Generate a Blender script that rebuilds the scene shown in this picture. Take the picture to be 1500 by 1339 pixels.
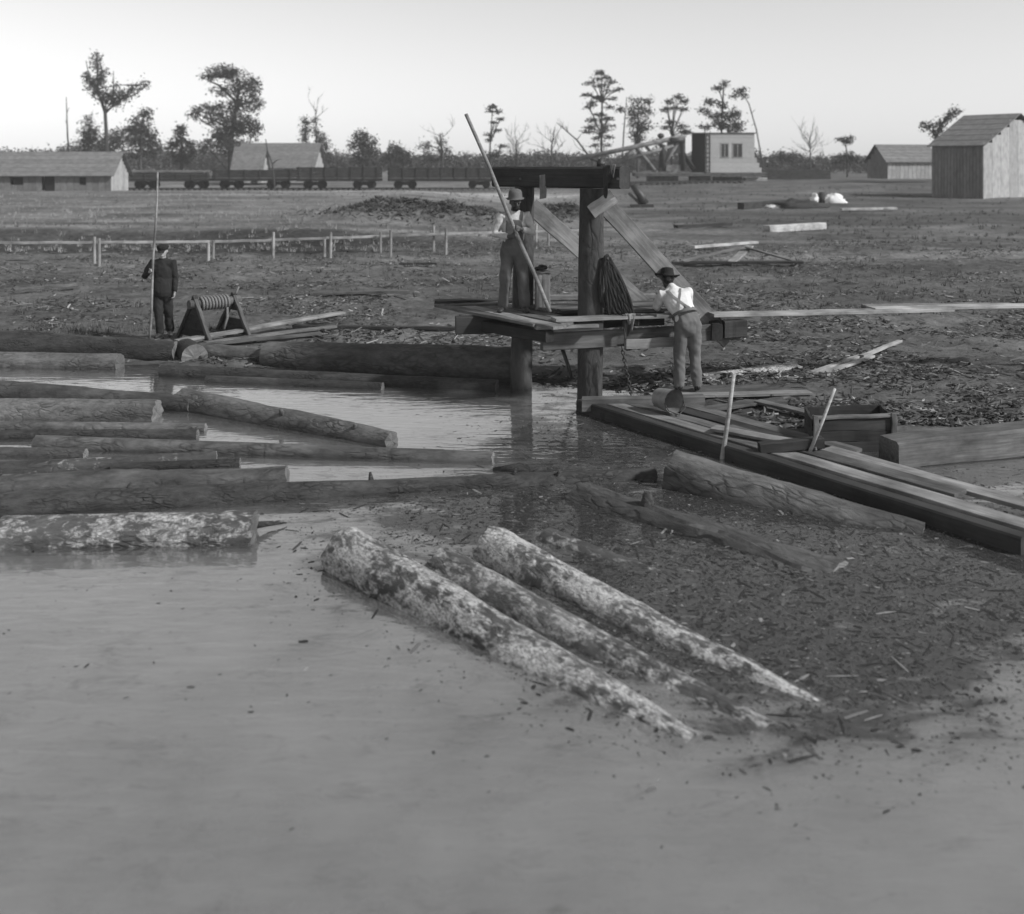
import bpy, math, random
import numpy as np
from mathutils import Vector, Matrix, noise

for o in list(bpy.data.objects):
    bpy.data.objects.remove(o)
scene = bpy.context.scene
COL = scene.collection

# ---------------------------------------------------------------- camera
H, F, HY = 3.4, 1500.0, 240.0            # eye height (m), focal length in photo pixels, horizon row
cam_d = bpy.data.cameras.new('camera')
cam = bpy.data.objects.new('camera', cam_d)
COL.objects.link(cam)
cam.location = (0, 0, H)
cam.rotation_euler = (math.radians(90), 0, 0)
cam_d.sensor_fit = 'HORIZONTAL'
cam_d.sensor_width = 36
cam_d.lens = 36
cam_d.shift_y = -(669.5 - HY) / 1500.0
cam_d.clip_end = 3000
cam_d.dof.use_dof = True
cam_d.dof.focus_distance = 14.0
cam_d.dof.aperture_fstop = 1.15
scene.camera = cam

# ---------------------------------------------------------------- sky, sun, exposure
SUN = Vector((0.74, -0.34, 0.58)).normalized()      # direction towards the sun
world = bpy.data.worlds.new('World')
scene.world = world
world.use_nodes = True
wn, wl = world.node_tree.nodes, world.node_tree.links
wn.clear()
sky = wn.new('ShaderNodeTexSky')
sky.sky_type = 'NISHITA'
sky.sun_disc = False
sky.sun_elevation = math.asin(SUN.z)
sky.sun_rotation = math.atan2(SUN.x, SUN.y)
sky.air_density = 1.8
sky.dust_density = 0.22
sky.ozone_density = 1.0
bw = wn.new('ShaderNodeRGBToBW')
bg = wn.new('ShaderNodeBackground')
bg.inputs['Strength'].default_value = 0.118
wo = wn.new('ShaderNodeOutputWorld')
wl.new(sky.outputs[0], bw.inputs[0])
wl.new(bw.outputs[0], bg.inputs['Color'])
wl.new(bg.outputs[0], wo.inputs[0])
sun_d = bpy.data.lights.new('sun', 'SUN')
sun_d.energy = 4.4
sun_d.angle = math.radians(4.0)
sun_d.color = (1, 1, 1)
sun = bpy.data.objects.new('sun', sun_d)
COL.objects.link(sun)
sun.rotation_euler = (-SUN).to_track_quat('-Z', 'Y').to_euler()
sun.location = (20, -10, 30)
scene.render.engine = 'CYCLES'
scene.view_settings.view_transform = 'Standard'
scene.view_settings.look = 'None'
scene.view_settings.gamma = 1
scene.view_settings.use_curve_mapping = False
scene.view_settings.exposure = 0.18
scene.cycles.max_bounces = 8
scene.cycles.volume_bounces = 1
scene.cycles.transparent_max_bounces = 12

# ---------------------------------------------------------------- helpers
def G(px, py, z=0.0):
    """photo pixel of a point known to lie at height z -> world point"""
    d = F * (H - z) / (py - HY)
    return Vector(((px - 750) * d / F, d, z))

def P(px, py, d):
    """photo pixel of a point known to stand d metres off -> world point"""
    return Vector(((px - 750) * d / F, d, H - (py - HY) * d / F))

WM = {}
def place(o, m, parent=None):
    WM[o.name] = m.copy()
    if parent is not None:
        o.parent = parent
        o.matrix_basis = WM[parent.name].inverted() @ m
    else:
        o.matrix_basis = m

def tag(o, label=None, cat=None, group=None, kind=None):
    if label: o['label'] = label
    if cat: o['category'] = cat
    if group: o['group'] = group
    if kind: o['kind'] = kind
    return o

def empty(name, loc, label, cat, group=None):
    o = bpy.data.objects.new(name, None)
    COL.objects.link(o)
    o.empty_display_size = 0.2
    place(o, Matrix.Translation(Vector(loc)))
    return tag(o, label, cat, group)

def T(v):
    return Matrix.Translation(Vector(v))

def frame_x(p0, p1, up=(0, 0, 1)):
    x = (Vector(p1) - Vector(p0)).normalized()
    up = Vector(up)
    y = up.cross(x)
    if y.length < 1e-4:
        y = Vector((0, 1, 0)).cross(x)
    y.normalize()
    z = x.cross(y)
    m = Matrix((x, y, z)).transposed().to_4x4()
    m.translation = Vector(p0)
    return m

class MB:
    def __init__(s):
        s.v, s.f, s.m, s.sm = [], [], [], []
    def add(s, vs, fs, mi=0, smooth=True):
        b = len(s.v)
        s.v += [Vector(v) for v in vs]
        for f in fs:
            s.f.append([b + i for i in f]); s.m.append(mi); s.sm.append(smooth)
    def box(s, c, size, m=None, mi=0, jit=0, rnd=None):
        hx, hy, hz = size[0] / 2, size[1] / 2, size[2] / 2
        vs = [Vector((x * hx, y * hy, z * hz)) for x in (-1, 1) for y in (-1, 1) for z in (-1, 1)]
        if jit: vs = [v + Vector([rnd.uniform(-jit, jit) for _ in range(3)]) for v in vs]
        if m is not None: vs = [m.to_3x3() @ v for v in vs]
        vs = [v + Vector(c) for v in vs]
        s.add(vs, [(0, 1, 3, 2), (4, 6, 7, 5), (0, 4, 5, 1), (2, 3, 7, 6), (0, 2, 6, 4), (1, 5, 7, 3)], mi, False)
    def bar(s, p0, p1, w, t, mi=0, up=(0, 0, 1)):
        m = frame_x(p0, p1, up)
        L = (Vector(p1) - Vector(p0)).length
        s.box((Vector(p0) + Vector(p1)) / 2, (L, w, t), m, mi)
    def tube(s, pts, rad, seg=8, caps=True, mi=0, side=None, closed=False):
        pts = [Vector(p) for p in pts]
        n = len(pts)
        if not isinstance(rad, (list, tuple)): rad = [rad] * n
        b = len(s.v)
        prev = None
        for i, p in enumerate(pts):
            if closed: t = pts[(i + 1) % n] - pts[i - 1]
            else: t = pts[min(i + 1, n - 1)] - pts[max(i - 1, 0)]
            if t.length < 1e-9: t = Vector((0, 0, 1))
            t.normalize()
            if side is not None: a = Vector(side)
            elif prev is not None: a = prev
            else: a = Vector((1, 0, 0)) if abs(t.x) < 0.8 else Vector((0, 1, 0))
            a = (a - t * a.dot(t)).normalized()
            prev = a
            c = t.cross(a)
            r = rad[i]
            ra, rc = (r if isinstance(r, (tuple, list)) else (r, r))
            for k in range(seg):
                th = 2 * math.pi * k / seg
                s.v.append(p + a * (ra * math.cos(th)) + c * (rc * math.sin(th)))
        rng = n if closed else n - 1
        for i in range(rng):
            j = (i + 1) % n
            for k in range(seg):
                k2 = (k + 1) % seg
                s.f.append([b + i * seg + k, b + i * seg + k2, b + j * seg + k2, b + j * seg + k]); s.m.append(mi); s.sm.append(True)
        if caps and not closed:
            s.f.append([b + k for k in range(seg)][::-1]); s.m.append(mi); s.sm.append(False)
            s.f.append([b + (n - 1) * seg + k for k in range(seg)]); s.m.append(mi); s.sm.append(False)
    def ball(s, c, r, seg=12, rings=8, mi=0):
        c = Vector(c)
        if not isinstance(r, (tuple, list)): r = (r, r, r)
        b = len(s.v)
        vs, fs = [c + Vector((0, 0, -r[2]))], []
        for i in range(1, rings):
            ph = -math.pi / 2 + math.pi * i / rings
            for k in range(seg):
                th = 2 * math.pi * k / seg
                vs.append(c + Vector((r[0] * math.cos(ph) * math.cos(th), r[1] * math.cos(ph) * math.sin(th), r[2] * math.sin(ph))))
        vs.append(c + Vector((0, 0, r[2])))
        for k in range(seg):
            k2 = (k + 1) % seg
            fs.append((0, 1 + k2, 1 + k))
            for i in range(rings - 2):
                a = 1 + i * seg
                fs.append((a + k, a + k2, a + seg + k2, a + seg + k))
            a = 1 + (rings - 2) * seg
            fs.append((a + k, a + k2, len(vs) - 1))
        s.add(vs, fs, mi)
    def capsule(s, pts, rad, seg=12, side=None, mi=0):
        """rounded tube: extra shrinking rings at both ends"""
        pts = [Vector(p) for p in pts]
        rad = [r if isinstance(r, (tuple, list)) else (r, r) for r in rad]
        d0 = (pts[0] - pts[1]).normalized(); d1 = (pts[-1] - pts[-2]).normalized()
        P2, R2 = [], []
        m0, m1 = min(rad[0]), min(rad[-1])
        for a in (0.98, 0.8, 0.45):
            P2.append(pts[0] + d0 * m0 * a); q = math.sqrt(max(1 - a * a, 0.01)); R2.append((rad[0][0] * q, rad[0][1] * q))
        P2 += pts; R2 += rad
        for a in (0.45, 0.8, 0.98):
            P2.append(pts[-1] + d1 * m1 * a); q = math.sqrt(max(1 - a * a, 0.01)); R2.append((rad[-1][0] * q, rad[-1][1] * q))
        s.tube(P2, R2, seg, True, mi, side)
    def mesh(s, name, mats, inv=None):
        me = bpy.data.meshes.new(name)
        vs = [inv @ v for v in s.v] if inv is not None else s.v
        me.from_pydata([tuple(v) for v in vs], [], s.f)
        if not isinstance(mats, (list, tuple)): mats = [mats]
        for m in mats: me.materials.append(m)
        me.polygons.foreach_set('material_index', s.m)
        me.polygons.foreach_set('use_smooth', s.sm)
        me.update()
        return me
    def build(s, name, mats, parent=None, org=None, m=None):
        """verts are in world space; org/m gives the object's frame"""
        if m is None:
            m = T(org) if org is not None else (WM[parent.name] if parent is not None else Matrix())
        o = bpy.data.objects.new(name, s.mesh(name, mats, m.inverted()))
        COL.objects.link(o)
        place(o, m, parent)
        return o

# ---------------------------------------------------------------- materials (all neutral greys, as a plate records them)
def nodes(name):
    m = bpy.data.materials.new(name)
    m.use_nodes = True
    nt = m.node_tree
    b = nt.nodes['Principled BSDF']
    return m, nt, b

def mapping(nt, scale, coord='Object', rnd=True):
    tc = nt.nodes.new('ShaderNodeTexCoord')
    mp = nt.nodes.new('ShaderNodeMapping')
    mp.inputs['Scale'].default_value = scale
    nt.links.new(tc.outputs[coord], mp.inputs['Vector'])
    if rnd:
        oi = nt.nodes.new('ShaderNodeObjectInfo')
        mu = nt.nodes.new('ShaderNodeMath'); mu.operation = 'MULTIPLY'; mu.inputs[1].default_value = 57.0
        nt.links.new(oi.outputs['Random'], mu.inputs[0])
        nt.links.new(mu.outputs[0], mp.inputs['Location'])
    return mp

def nz(nt, vec, scale, detail=6, rough=0.6, dist=0.0):
    n = nt.nodes.new('ShaderNodeTexNoise')
    n.inputs['Scale'].default_value = scale
    n.inputs['Detail'].default_value = detail
    n.inputs['Roughness'].default_value = rough
    n.inputs['Distortion'].default_value = dist
    nt.links.new(vec, n.inputs['Vector'])
    return n.outputs[0]

def ramp(nt, fac, stops):
    r = nt.nodes.new('ShaderNodeValToRGB')
    e = r.color_ramp.elements
    while len(e) < len(stops): e.new(0.5)
    for i, (p, g) in enumerate(stops):
        e[i].position = p
        e[i].color = (g, g, g, 1)
    nt.links.new(fac, r.inputs[0])
    return r.outputs[0]

def mixv(nt, fac, a, b, mode='MIX'):
    n = nt.nodes.new('ShaderNodeMix')
    n.data_type = 'RGBA'
    n.blend_type = mode
    for sck, val in ((n.inputs[0], fac), (n.inputs[6], a), (n.inputs[7], b)):
        if isinstance(val, (int, float)):
            if sck == n.inputs[0]: sck.default_value = val
            else: sck.default_value = (val, val, val, 1)
        else: nt.links.new(val, sck)
    return n.outputs[2]

def bump(nt, b, h, strength, dist=0.02):
    n = nt.nodes.new('ShaderNodeBump')
    n.inputs['Strength'].default_value = strength
    n.inputs['Distance'].default_value = dist
    nt.links.new(h, n.inputs['Height'])
    nt.links.new(n.outputs[0], b.inputs['Normal'])
    return n

def tone(nt, col, lo=0.75, hi=1.25):
    """each object of the material a little lighter or darker"""
    oi = nt.nodes.new('ShaderNodeObjectInfo')
    mr = nt.nodes.new('ShaderNodeMapRange')
    mr.inputs['To Min'].default_value = lo
    mr.inputs['To Max'].default_value = hi
    nt.links.new(oi.outputs['Random'], mr.inputs['Value'])
    return mixv(nt, 1.0, col, mr.outputs[0], 'MULTIPLY')

def mat_plain(name, lo, hi, scale=6, rough=0.85, bmp=0.3, stretch=(1, 1, 1), vary=0.15, spec=0.25, bdist=0.02):
    m, nt, b = nodes(name)
    v = mapping(nt, stretch)
    n = nz(nt, v.outputs[0], scale)
    c = ramp(nt, n, [(0.3, lo), (0.7, hi)])
    if vary: c = tone(nt, c, 1 - vary, 1 + vary)
    nt.links.new(c, b.inputs['Base Color'])
    b.inputs['Roughness'].default_value = rough
    b.inputs['Specular IOR Level'].default_value = spec
    if bmp:
        n2 = nz(nt, v.outputs[0], scale * 4, 4)
        bump(nt, b, n2, bmp, bdist)
    return m

def mat_wood(name, lo, hi, vary=0.25, rough=0.8, stain=0.38):
    """sawn timber: grain runs along local X"""
    m, nt, b = nodes(name)
    v = mapping(nt, (0.35, 6, 6))
    g = nz(nt, v.outputs[0], 5, 8, 0.65, 0.4)
    c = ramp(nt, g, [(0.28, lo), (0.5, (lo + hi) / 2), (0.72, hi)])
    v2 = mapping(nt, (0.8, 1.2, 1.2))
    st = ramp(nt, nz(nt, v2.outputs[0], 2.2, 5), [(0.32, stain), (0.6, 1.12)])
    c = mixv(nt, 1.0, c, st, 'MULTIPLY')
    c = tone(nt, c, 1 - vary, 1 + vary)
    nt.links.new(c, b.inputs['Base Color'])
    b.inputs['Roughness'].default_value = rough
    b.inputs['Specular IOR Level'].default_value = 0.3
    bump(nt, b, g, 0.5, 0.006)
    return m

def mat_bark(name, lo, hi, patch=None, patch_lo=0.55, scale=1.0, rough=0.9, patch_col=0.42, streak=1.0):
    """bark: dark fissures between plates stretched along local X, optional pale peeled patches"""
    m, nt, b = nodes(name)
    v = mapping(nt, (0.42 * scale, 1.0 * scale, 1.0 * scale))
    warp = nz(nt, v.outputs[0], 3.0, 4)
    add = nt.nodes.new('ShaderNodeVectorMath'); add.operation = 'MULTIPLY_ADD'
    add.inputs[1].default_value = (0.22, 0.22, 0.22)
    nt.links.new(warp, add.inputs[0]); nt.links.new(v.outputs[0], add.inputs[2])
    vo = nt.nodes.new('ShaderNodeTexVoronoi')
    vo.feature = 'DISTANCE_TO_EDGE'
    vo.inputs['Scale'].default_value = 15
    nt.links.new(add.outputs[0], vo.inputs['Vector'])
    cr = ramp(nt, vo.outputs['Distance'], [(0.0, 0.0), (0.22, 1.0)])
    cr = mixv(nt, ramp(nt, nz(nt, v.outputs[0], 4.0, 5), [(0.42, 0.0), (0.66, 0.9)]), 1.0, cr)
    n = nz(nt, v.outputs[0], 11, 9, 0.72)
    plates = ramp(nt, n, [(0.3, lo), (0.7, hi)])
    big = ramp(nt, nz(nt, v.outputs[0], 1.6, 4), [(0.35, 0.55), (0.65, 1.2)])
    plates = mixv(nt, 1.0, plates, big, 'MULTIPLY')
    c = mixv(nt, cr, lo * 0.7, plates)
    hgt = cr
    if patch:
        v3 = mapping(nt, (0.8, 1.25, 1.25))
        pn = mixv(nt, 0.42, nz(nt, v3.outputs[0], patch * 2.6, 8, 0.66, 0.5), nz(nt, v3.outputs[0], patch * 0.5, 3))
        pm = ramp(nt, pn, [(patch_lo, 0.0), (patch_lo + 0.085, 1.0)])
        pm = mixv(nt, 1.0, pm, ramp(nt, nz(nt, v3.outputs[0], patch * 8, 6, 0.75), [(0.36, 0.1), (0.56, 1.0)]), 'MULTIPLY')
        pc = ramp(nt, nz(nt, v3.outputs[0], 14, 5), [(0.3, patch_col * 0.6), (0.7, patch_col * 1.15)])
        c = mixv(nt, pm, c, pc)
    c = tone(nt, c, 0.85, 1.15)
    nt.links.new(c, b.inputs['Base Color'])
    b.inputs['Roughness'].default_value = rough
    b.inputs['Specular IOR Level'].default_value = 0.3
    h2 = mixv(nt, 0.6, hgt, n)
    bump(nt, b, h2, 1.0, 0.035)
    return m

def mat_cut():
    """sawn end of a log: rings round local X"""
    m, nt, b = nodes('cut_wood')
    v = mapping(nt, (1, 1, 1), rnd=False)
    w = nt.nodes.new('ShaderNodeTexWave')
    w.wave_type = 'RINGS'; w.rings_direction = 'X'
    w.inputs['Scale'].default_value = 14
    w.inputs['Distortion'].default_value = 2.5
    w.inputs['Detail'].default_value = 3
    nt.links.new(v.outputs[0], w.inputs['Vector'])
    c = ramp(nt, w.outputs[0], [(0.0, 0.075), (1.0, 0.13)])
    c2 = ramp(nt, nz(nt, v.outputs[0], 7, 5), [(0.3, 0.6), (0.7, 1.2)])
    c = tone(nt, mixv(nt, 1.0, c, c2, 'MULTIPLY'), 0.7, 1.3)
    nt.links.new(c, b.inputs['Base Color'])
    b.inputs['Roughness'].default_value = 0.9
    return m

def mat_attr(name, lo, hi, rough=0.9, spec=0.2):
    """tone read from each piece's own 'shade' attribute"""
    m, nt, b = nodes(name)
    a = nt.nodes.new('ShaderNodeAttribute'); a.attribute_name = 'shade'
    c = ramp(nt, a.outputs['Fac'], [(0.0, lo), (0.75, (lo * 2 + hi) / 3), (1.0, hi)])
    nt.links.new(c, b.inputs['Base Color'])
    b.inputs['Roughness'].default_value = rough
    b.inputs['Specular IOR Level'].default_value = spec
    return m

MT = dict(
    old_wood=mat_wood('weathered_timber', 0.045, 0.13),
    dark_wood=mat_wood('dark_timber', 0.014, 0.04),
    tarred=mat_wood('tarred_timber', 0.016, 0.035),
    grey_wood=mat_wood('grey_board', 0.10, 0.24),
    pale_wood=mat_wood('pale_board', 0.22, 0.42),
    rail_wood=mat_wood('fence_wood', 0.16, 0.30),
    pole_wood=mat_wood('peeled_pole', 0.14, 0.27),
    bark=mat_bark('bark', 0.04, 0.13, scale=0.85),
    bark_dark=mat_bark('dark_bark', 0.02, 0.065, scale=1.3),
    bark_mid=mat_bark('grey_bark', 0.06, 0.18, scale=1.1),
    bark_patch=mat_bark('peeling_bark', 0.05, 0.13, patch=5.5, patch_lo=0.45, patch_col=0.46),
    bark_patch2=mat_bark('flaking_bark', 0.05, 0.11, patch=5.2, patch_lo=0.47, patch_col=0.38),
    bark_patch3=mat_bark('mossy_bark', 0.035, 0.08, patch=5.5, patch_lo=0.53, patch_col=0.32),
    post=mat_bark('stripped_post', 0.030, 0.070, scale=0.6),
    post2=mat_bark('stripped_post_pale', 0.07, 0.14, scale=0.6),
    cut=mat_cut(),
    iron=mat_plain('iron', 0.012, 0.03, 12, 0.55, 0.3, spec=0.5),
    rope=mat_plain('rope', 0.12, 0.22, 60, 0.95, 0.5, vary=0.1),
    dark_rope=mat_plain('tarred_rope', 0.012, 0.03, 60, 0.9, 0.5),
    paint=mat_plain('loader_siding', 0.34, 0.40, 3, 0.85, 0.1, vary=0.06),
    dark_in=mat_plain('dark_opening', 0.012, 0.02, 5),  # near-black panels, darkness of open interiors put into the colour
    roof=mat_wood('shingle_roof', 0.12, 0.16, vary=0.08, stain=0.7),
    wall=mat_wood('board_wall', 0.12, 0.17, vary=0.15, stain=0.75),
    wall_pale=mat_wood('pale_board_wall', 0.24, 0.32, vary=0.13, stain=0.75),
    glass=mat_plain('window_glass', 0.03, 0.05, 3, 0.15, 0, spec=0.6),
    car=mat_wood('car_siding', 0.022, 0.042, vary=0.15),
    car_dark=mat_plain('car_iron', 0.012, 0.025, 6),
    white=mat_plain('white_heap', 0.5, 0.7, 5, 0.8, 0.3),
    skin=mat_plain('skin', 0.05, 0.07, 9, 0.6, 0.05, vary=0),
    skin_pale=mat_plain('skin_pale', 0.24, 0.3, 9, 0.6, 0.05, vary=0),
    shirt=mat_plain('pale_shirt', 0.30, 0.44, 9, 0.95, 0.3, vary=0),
    shirt_white=mat_plain('white_shirt', 0.44, 0.58, 8, 0.95, 0.3, vary=0),
    denim=mat_plain('worn_denim', 0.06, 0.10, 5, 0.95, 0.15, vary=0),
    denim2=mat_plain('faded_denim', 0.085, 0.13, 4, 0.95, 0.15, vary=0),
    black_cloth=mat_plain('black_cloth', 0.012, 0.024, 7, 0.95, 0.35, vary=0),
    hat=mat_plain('felt_hat', 0.07, 0.11, 10, 0.95, 0.2, vary=0),
    hat_black=mat_plain('black_felt', 0.010, 0.018, 10, 0.95, 0.2, vary=0),
    strap=mat_plain('strap', 0.14, 0.2, 10, 0.9, 0.2, vary=0),
    leather=mat_plain('boot_leather', 0.012, 0.03, 10, 0.6, 0.2, vary=0.2, spec=0.4),
    rag=mat_plain('rag', 0.10, 0.2, 8, 0.95, 0.3),
    rag_dark=mat_plain('dark_rag', 0.02, 0.05, 8, 0.95, 0.3),
    tin=mat_plain('tin', 0.14, 0.26, 8, 0.5, 0.2, spec=0.5),
    chips=mat_attr('bark_chips', 0.02, 0.30),
    flakes=mat_attr('floating_bark', 0.015, 0.24, 0.7, 0.3),
    grass=mat_attr('dry_grass', 0.05, 0.26),
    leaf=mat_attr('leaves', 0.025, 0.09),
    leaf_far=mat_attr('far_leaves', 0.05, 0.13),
    twig=mat_plain('twig_bark', 0.03, 0.055, 4),
)
# ---------------------------------------------------------------- ground
SHX = [-60, -12, -8, -5, -2.5, 0, 1.0, 1.8, 2.6, 3.2, 4.2, 5.0, 7.0, 12, 60]
SHY = [17.9, 17.7, 17.5, 17.2, 16.9, 16.3, 15.6, 15.2, 14.4, 12.9, 12.7, 12.4, 11.8, 11.2, 11]
def sstep(a, b, x):
    t = min(max((x - a) / (b - a), 0), 1)
    return t * t * (3 - 2 * t)
def fb(x, y, s, o=3):
    return noise.fractal(Vector((x * s, y * s, 3.7)), 1.0, 2.1, o)
def ground_z(x, y):
    sh = float(np.interp(x, SHX, SHY)) + 0.35 * fb(x, y, 0.9)
    s = y - sh
    if s < 0.5:
        z = -0.85 + 0.93 * sstep(-2.6, 0.5, s)
    else:
        z = 0.08 + 0.06 * sstep(0.5, 4, s)
    if s > -0.5:
        z += (0.07 * fb(x, y, 1.3) + 0.05 * fb(x + 40, y, 4.0, 2)) * sstep(-0.5, 1.0, s) * (1 - 0.6 * sstep(34, 60, y))
    # cut bank and grassy slope on the left, field rising slowly beyond
    left = 1 - sstep(-9, 4, x)
    z += left * (0.42 * sstep(41.5, 43.5, y + 1.2 * fb(x, 0, 0.12)) + 0.45 * sstep(44, 76, y))
    z += 0.14 * sstep(40, 80, y)
    z -= left * 0.85 * sstep(82, 112, y)
    right = sstep(-6, 26, x)
    z += right * (0.35 * sstep(60, 90, y) + 0.65 * sstep(88, 130, y))
    z += 0.9 * sstep(130, 220, y) * (1 - right)
    if y > 25: z += 0.10 * fb(x, y, 0.15) * sstep(25, 60, y)
    # dark spoil mound behind the rail
    m = math.exp(-((x + 4.6) / 4.4) ** 4 - ((y - 55) / 3.2) ** 2)
    z += m * (0.72 + 0.35 * fb(x, y, 0.7))
    m = math.exp(-((x - 2.4) / 2.2) ** 4 - ((y - 58) / 2.6) ** 2)
    z += m * (0.75 + 0.3 * fb(x, y, 0.7))
    return z
def ground_shade(x, y, z):
    """colour of the soil: bark litter, bare clay, dry grass"""
    n = fb(x + 9, y, 0.35)
    a = 0.085 + 0.03 * n                                   # bark litter
    g = sstep(36, 46, y + 2 * n)
    grass = 0.125 + 0.05 * fb(x, y * 2.5, 0.22)
    a = a * (1 - g) + grass * g
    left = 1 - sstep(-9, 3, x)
    a = a * (1 - left * sstep(36.5, 38, y) * (1 - sstep(43, 44.5, y)) * 0.6)      # dark soil of the cut bank, with ditch shade put into its colour
    road = math.exp(-((y - 92 - 0.15 * x) / 9) ** 2)
    a += 0.13 * road * (1 - sstep(2, 14, x)) * sstep(-30, -14, x)
    m = math.exp(-((x + 4.6) / 4.6) ** 4 - ((y - 55) / 3.6) ** 2) + math.exp(-((x - 2.4) / 2.4) ** 4 - ((y - 58) / 3) ** 2)
    a = a * (1 - min(m, 1) * 0.7)
    right = sstep(2, 12, x)
    a = a * (1 - right * 0.35 * sstep(38, 50, y))
    if y > 22: a *= 1 + 0.55 * fb(x * 0.25, y * 1.3, 0.22) * sstep(22, 34, y)
    if z < 0.02: a = 0.06
    return max(a, 0.02)

def ground_obj():
    ys = list(np.arange(2.0, 40, 0.22)); st = 0.22
    while ys[-1] < 620: st *= 1.032; ys.append(ys[-1] + st)
    xp = list(np.arange(0, 12, 0.25)); st = 0.25
    while xp[-1] < 480: st *= 1.05; xp.append(xp[-1] + st)
    xs = [-v for v in xp[:0:-1]] + xp
    nx, ny = len(xs), len(ys)
    verts, sh = [], []
    for y in ys:
        for x in xs:
            z = ground_z(x, y)
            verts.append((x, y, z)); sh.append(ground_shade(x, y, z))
    faces = [(j * nx + i, j * nx + i + 1, (j + 1) * nx + i + 1, (j + 1) * nx + i) for j in range(ny - 1) for i in range(nx - 1)]
    me = bpy.data.meshes.new('ground')
    me.from_pydata(verts, [], faces)
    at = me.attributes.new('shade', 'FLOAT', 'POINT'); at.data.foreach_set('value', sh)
    me.polygons.foreach_set('use_smooth', [True] * len(faces))
    m, nt, b = nodes('soil')
    v = mapping(nt, (1, 1, 1), rnd=False)
    a = nt.nodes.new('ShaderNodeAttribute'); a.attribute_name = 'shade'
    n1 = ramp(nt, nz(nt, v.outputs[0], 3.5, 8, 0.7), [(0.3, 0.45), (0.7, 1.6)])
    n2 = ramp(nt, nz(nt, v.outputs[0], 0.35, 6, 0.65), [(0.3, 0.65), (0.7, 1.35)])
    c = mixv(nt, 1.0, mixv(nt, 1.0, a.outputs['Fac'], n1, 'MULTIPLY'), n2, 'MULTIPLY')
    nt.links.new(c, b.inputs['Base Color'])
    b.inputs['Roughness'].default_value = 0.95
    b.inputs['Specular IOR Level'].default_value = 0.15
    bump(nt, b, nz(nt, v.outputs[0], 7, 8, 0.7), 0.9, 0.05)
    me.materials.append(m)
    o = bpy.data.objects.new('ground', me); COL.objects.link(o); place(o, Matrix())
    tag(o, kind='structure')
    return o
ground_obj()

# ---------------------------------------------------------------- water: a clear skin over two veils of suspended silt
def raft(x, y):
    """how thickly soaked bark floats at a spot of the pond, 0..1 (blobs laid out from the photo)"""
    if y < 1: return 0.0
    px, py = 750 + x * F / y, HY + H * F / y
    d = 0.0
    for (cx, cy, rx, ry, w) in RAFT:
        d += w * math.exp(-((px - cx) / rx) ** 2 - ((py - cy) / ry) ** 2)
    return min(d, 1.0)
RAFT = [(880, 640, 150, 55, 1.0), (1010, 780, 270, 75, 1.0), (720, 740, 210, 34, 0.75), (600, 790, 120, 50, 0.45), (470, 850, 90, 60, 0.20), (900, 900, 250, 60, 0.5), (1330, 810, 220, 110, 0.8),
        (380, 615, 60, 10, 0.22), (330, 608, 50, 8, 0.25), (430, 770, 60, 30, .2), (300, 950, 600, 200, 0.03), (800, 560, 40, 15, .8), (1180, 980, 350, 130, .42), (1150, 890, 300, 90, .7), (1400, 850, 200, 120, .6), (980, 960, 220, 60, .3), (1300, 1060, 300, 90, .3)]
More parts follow.
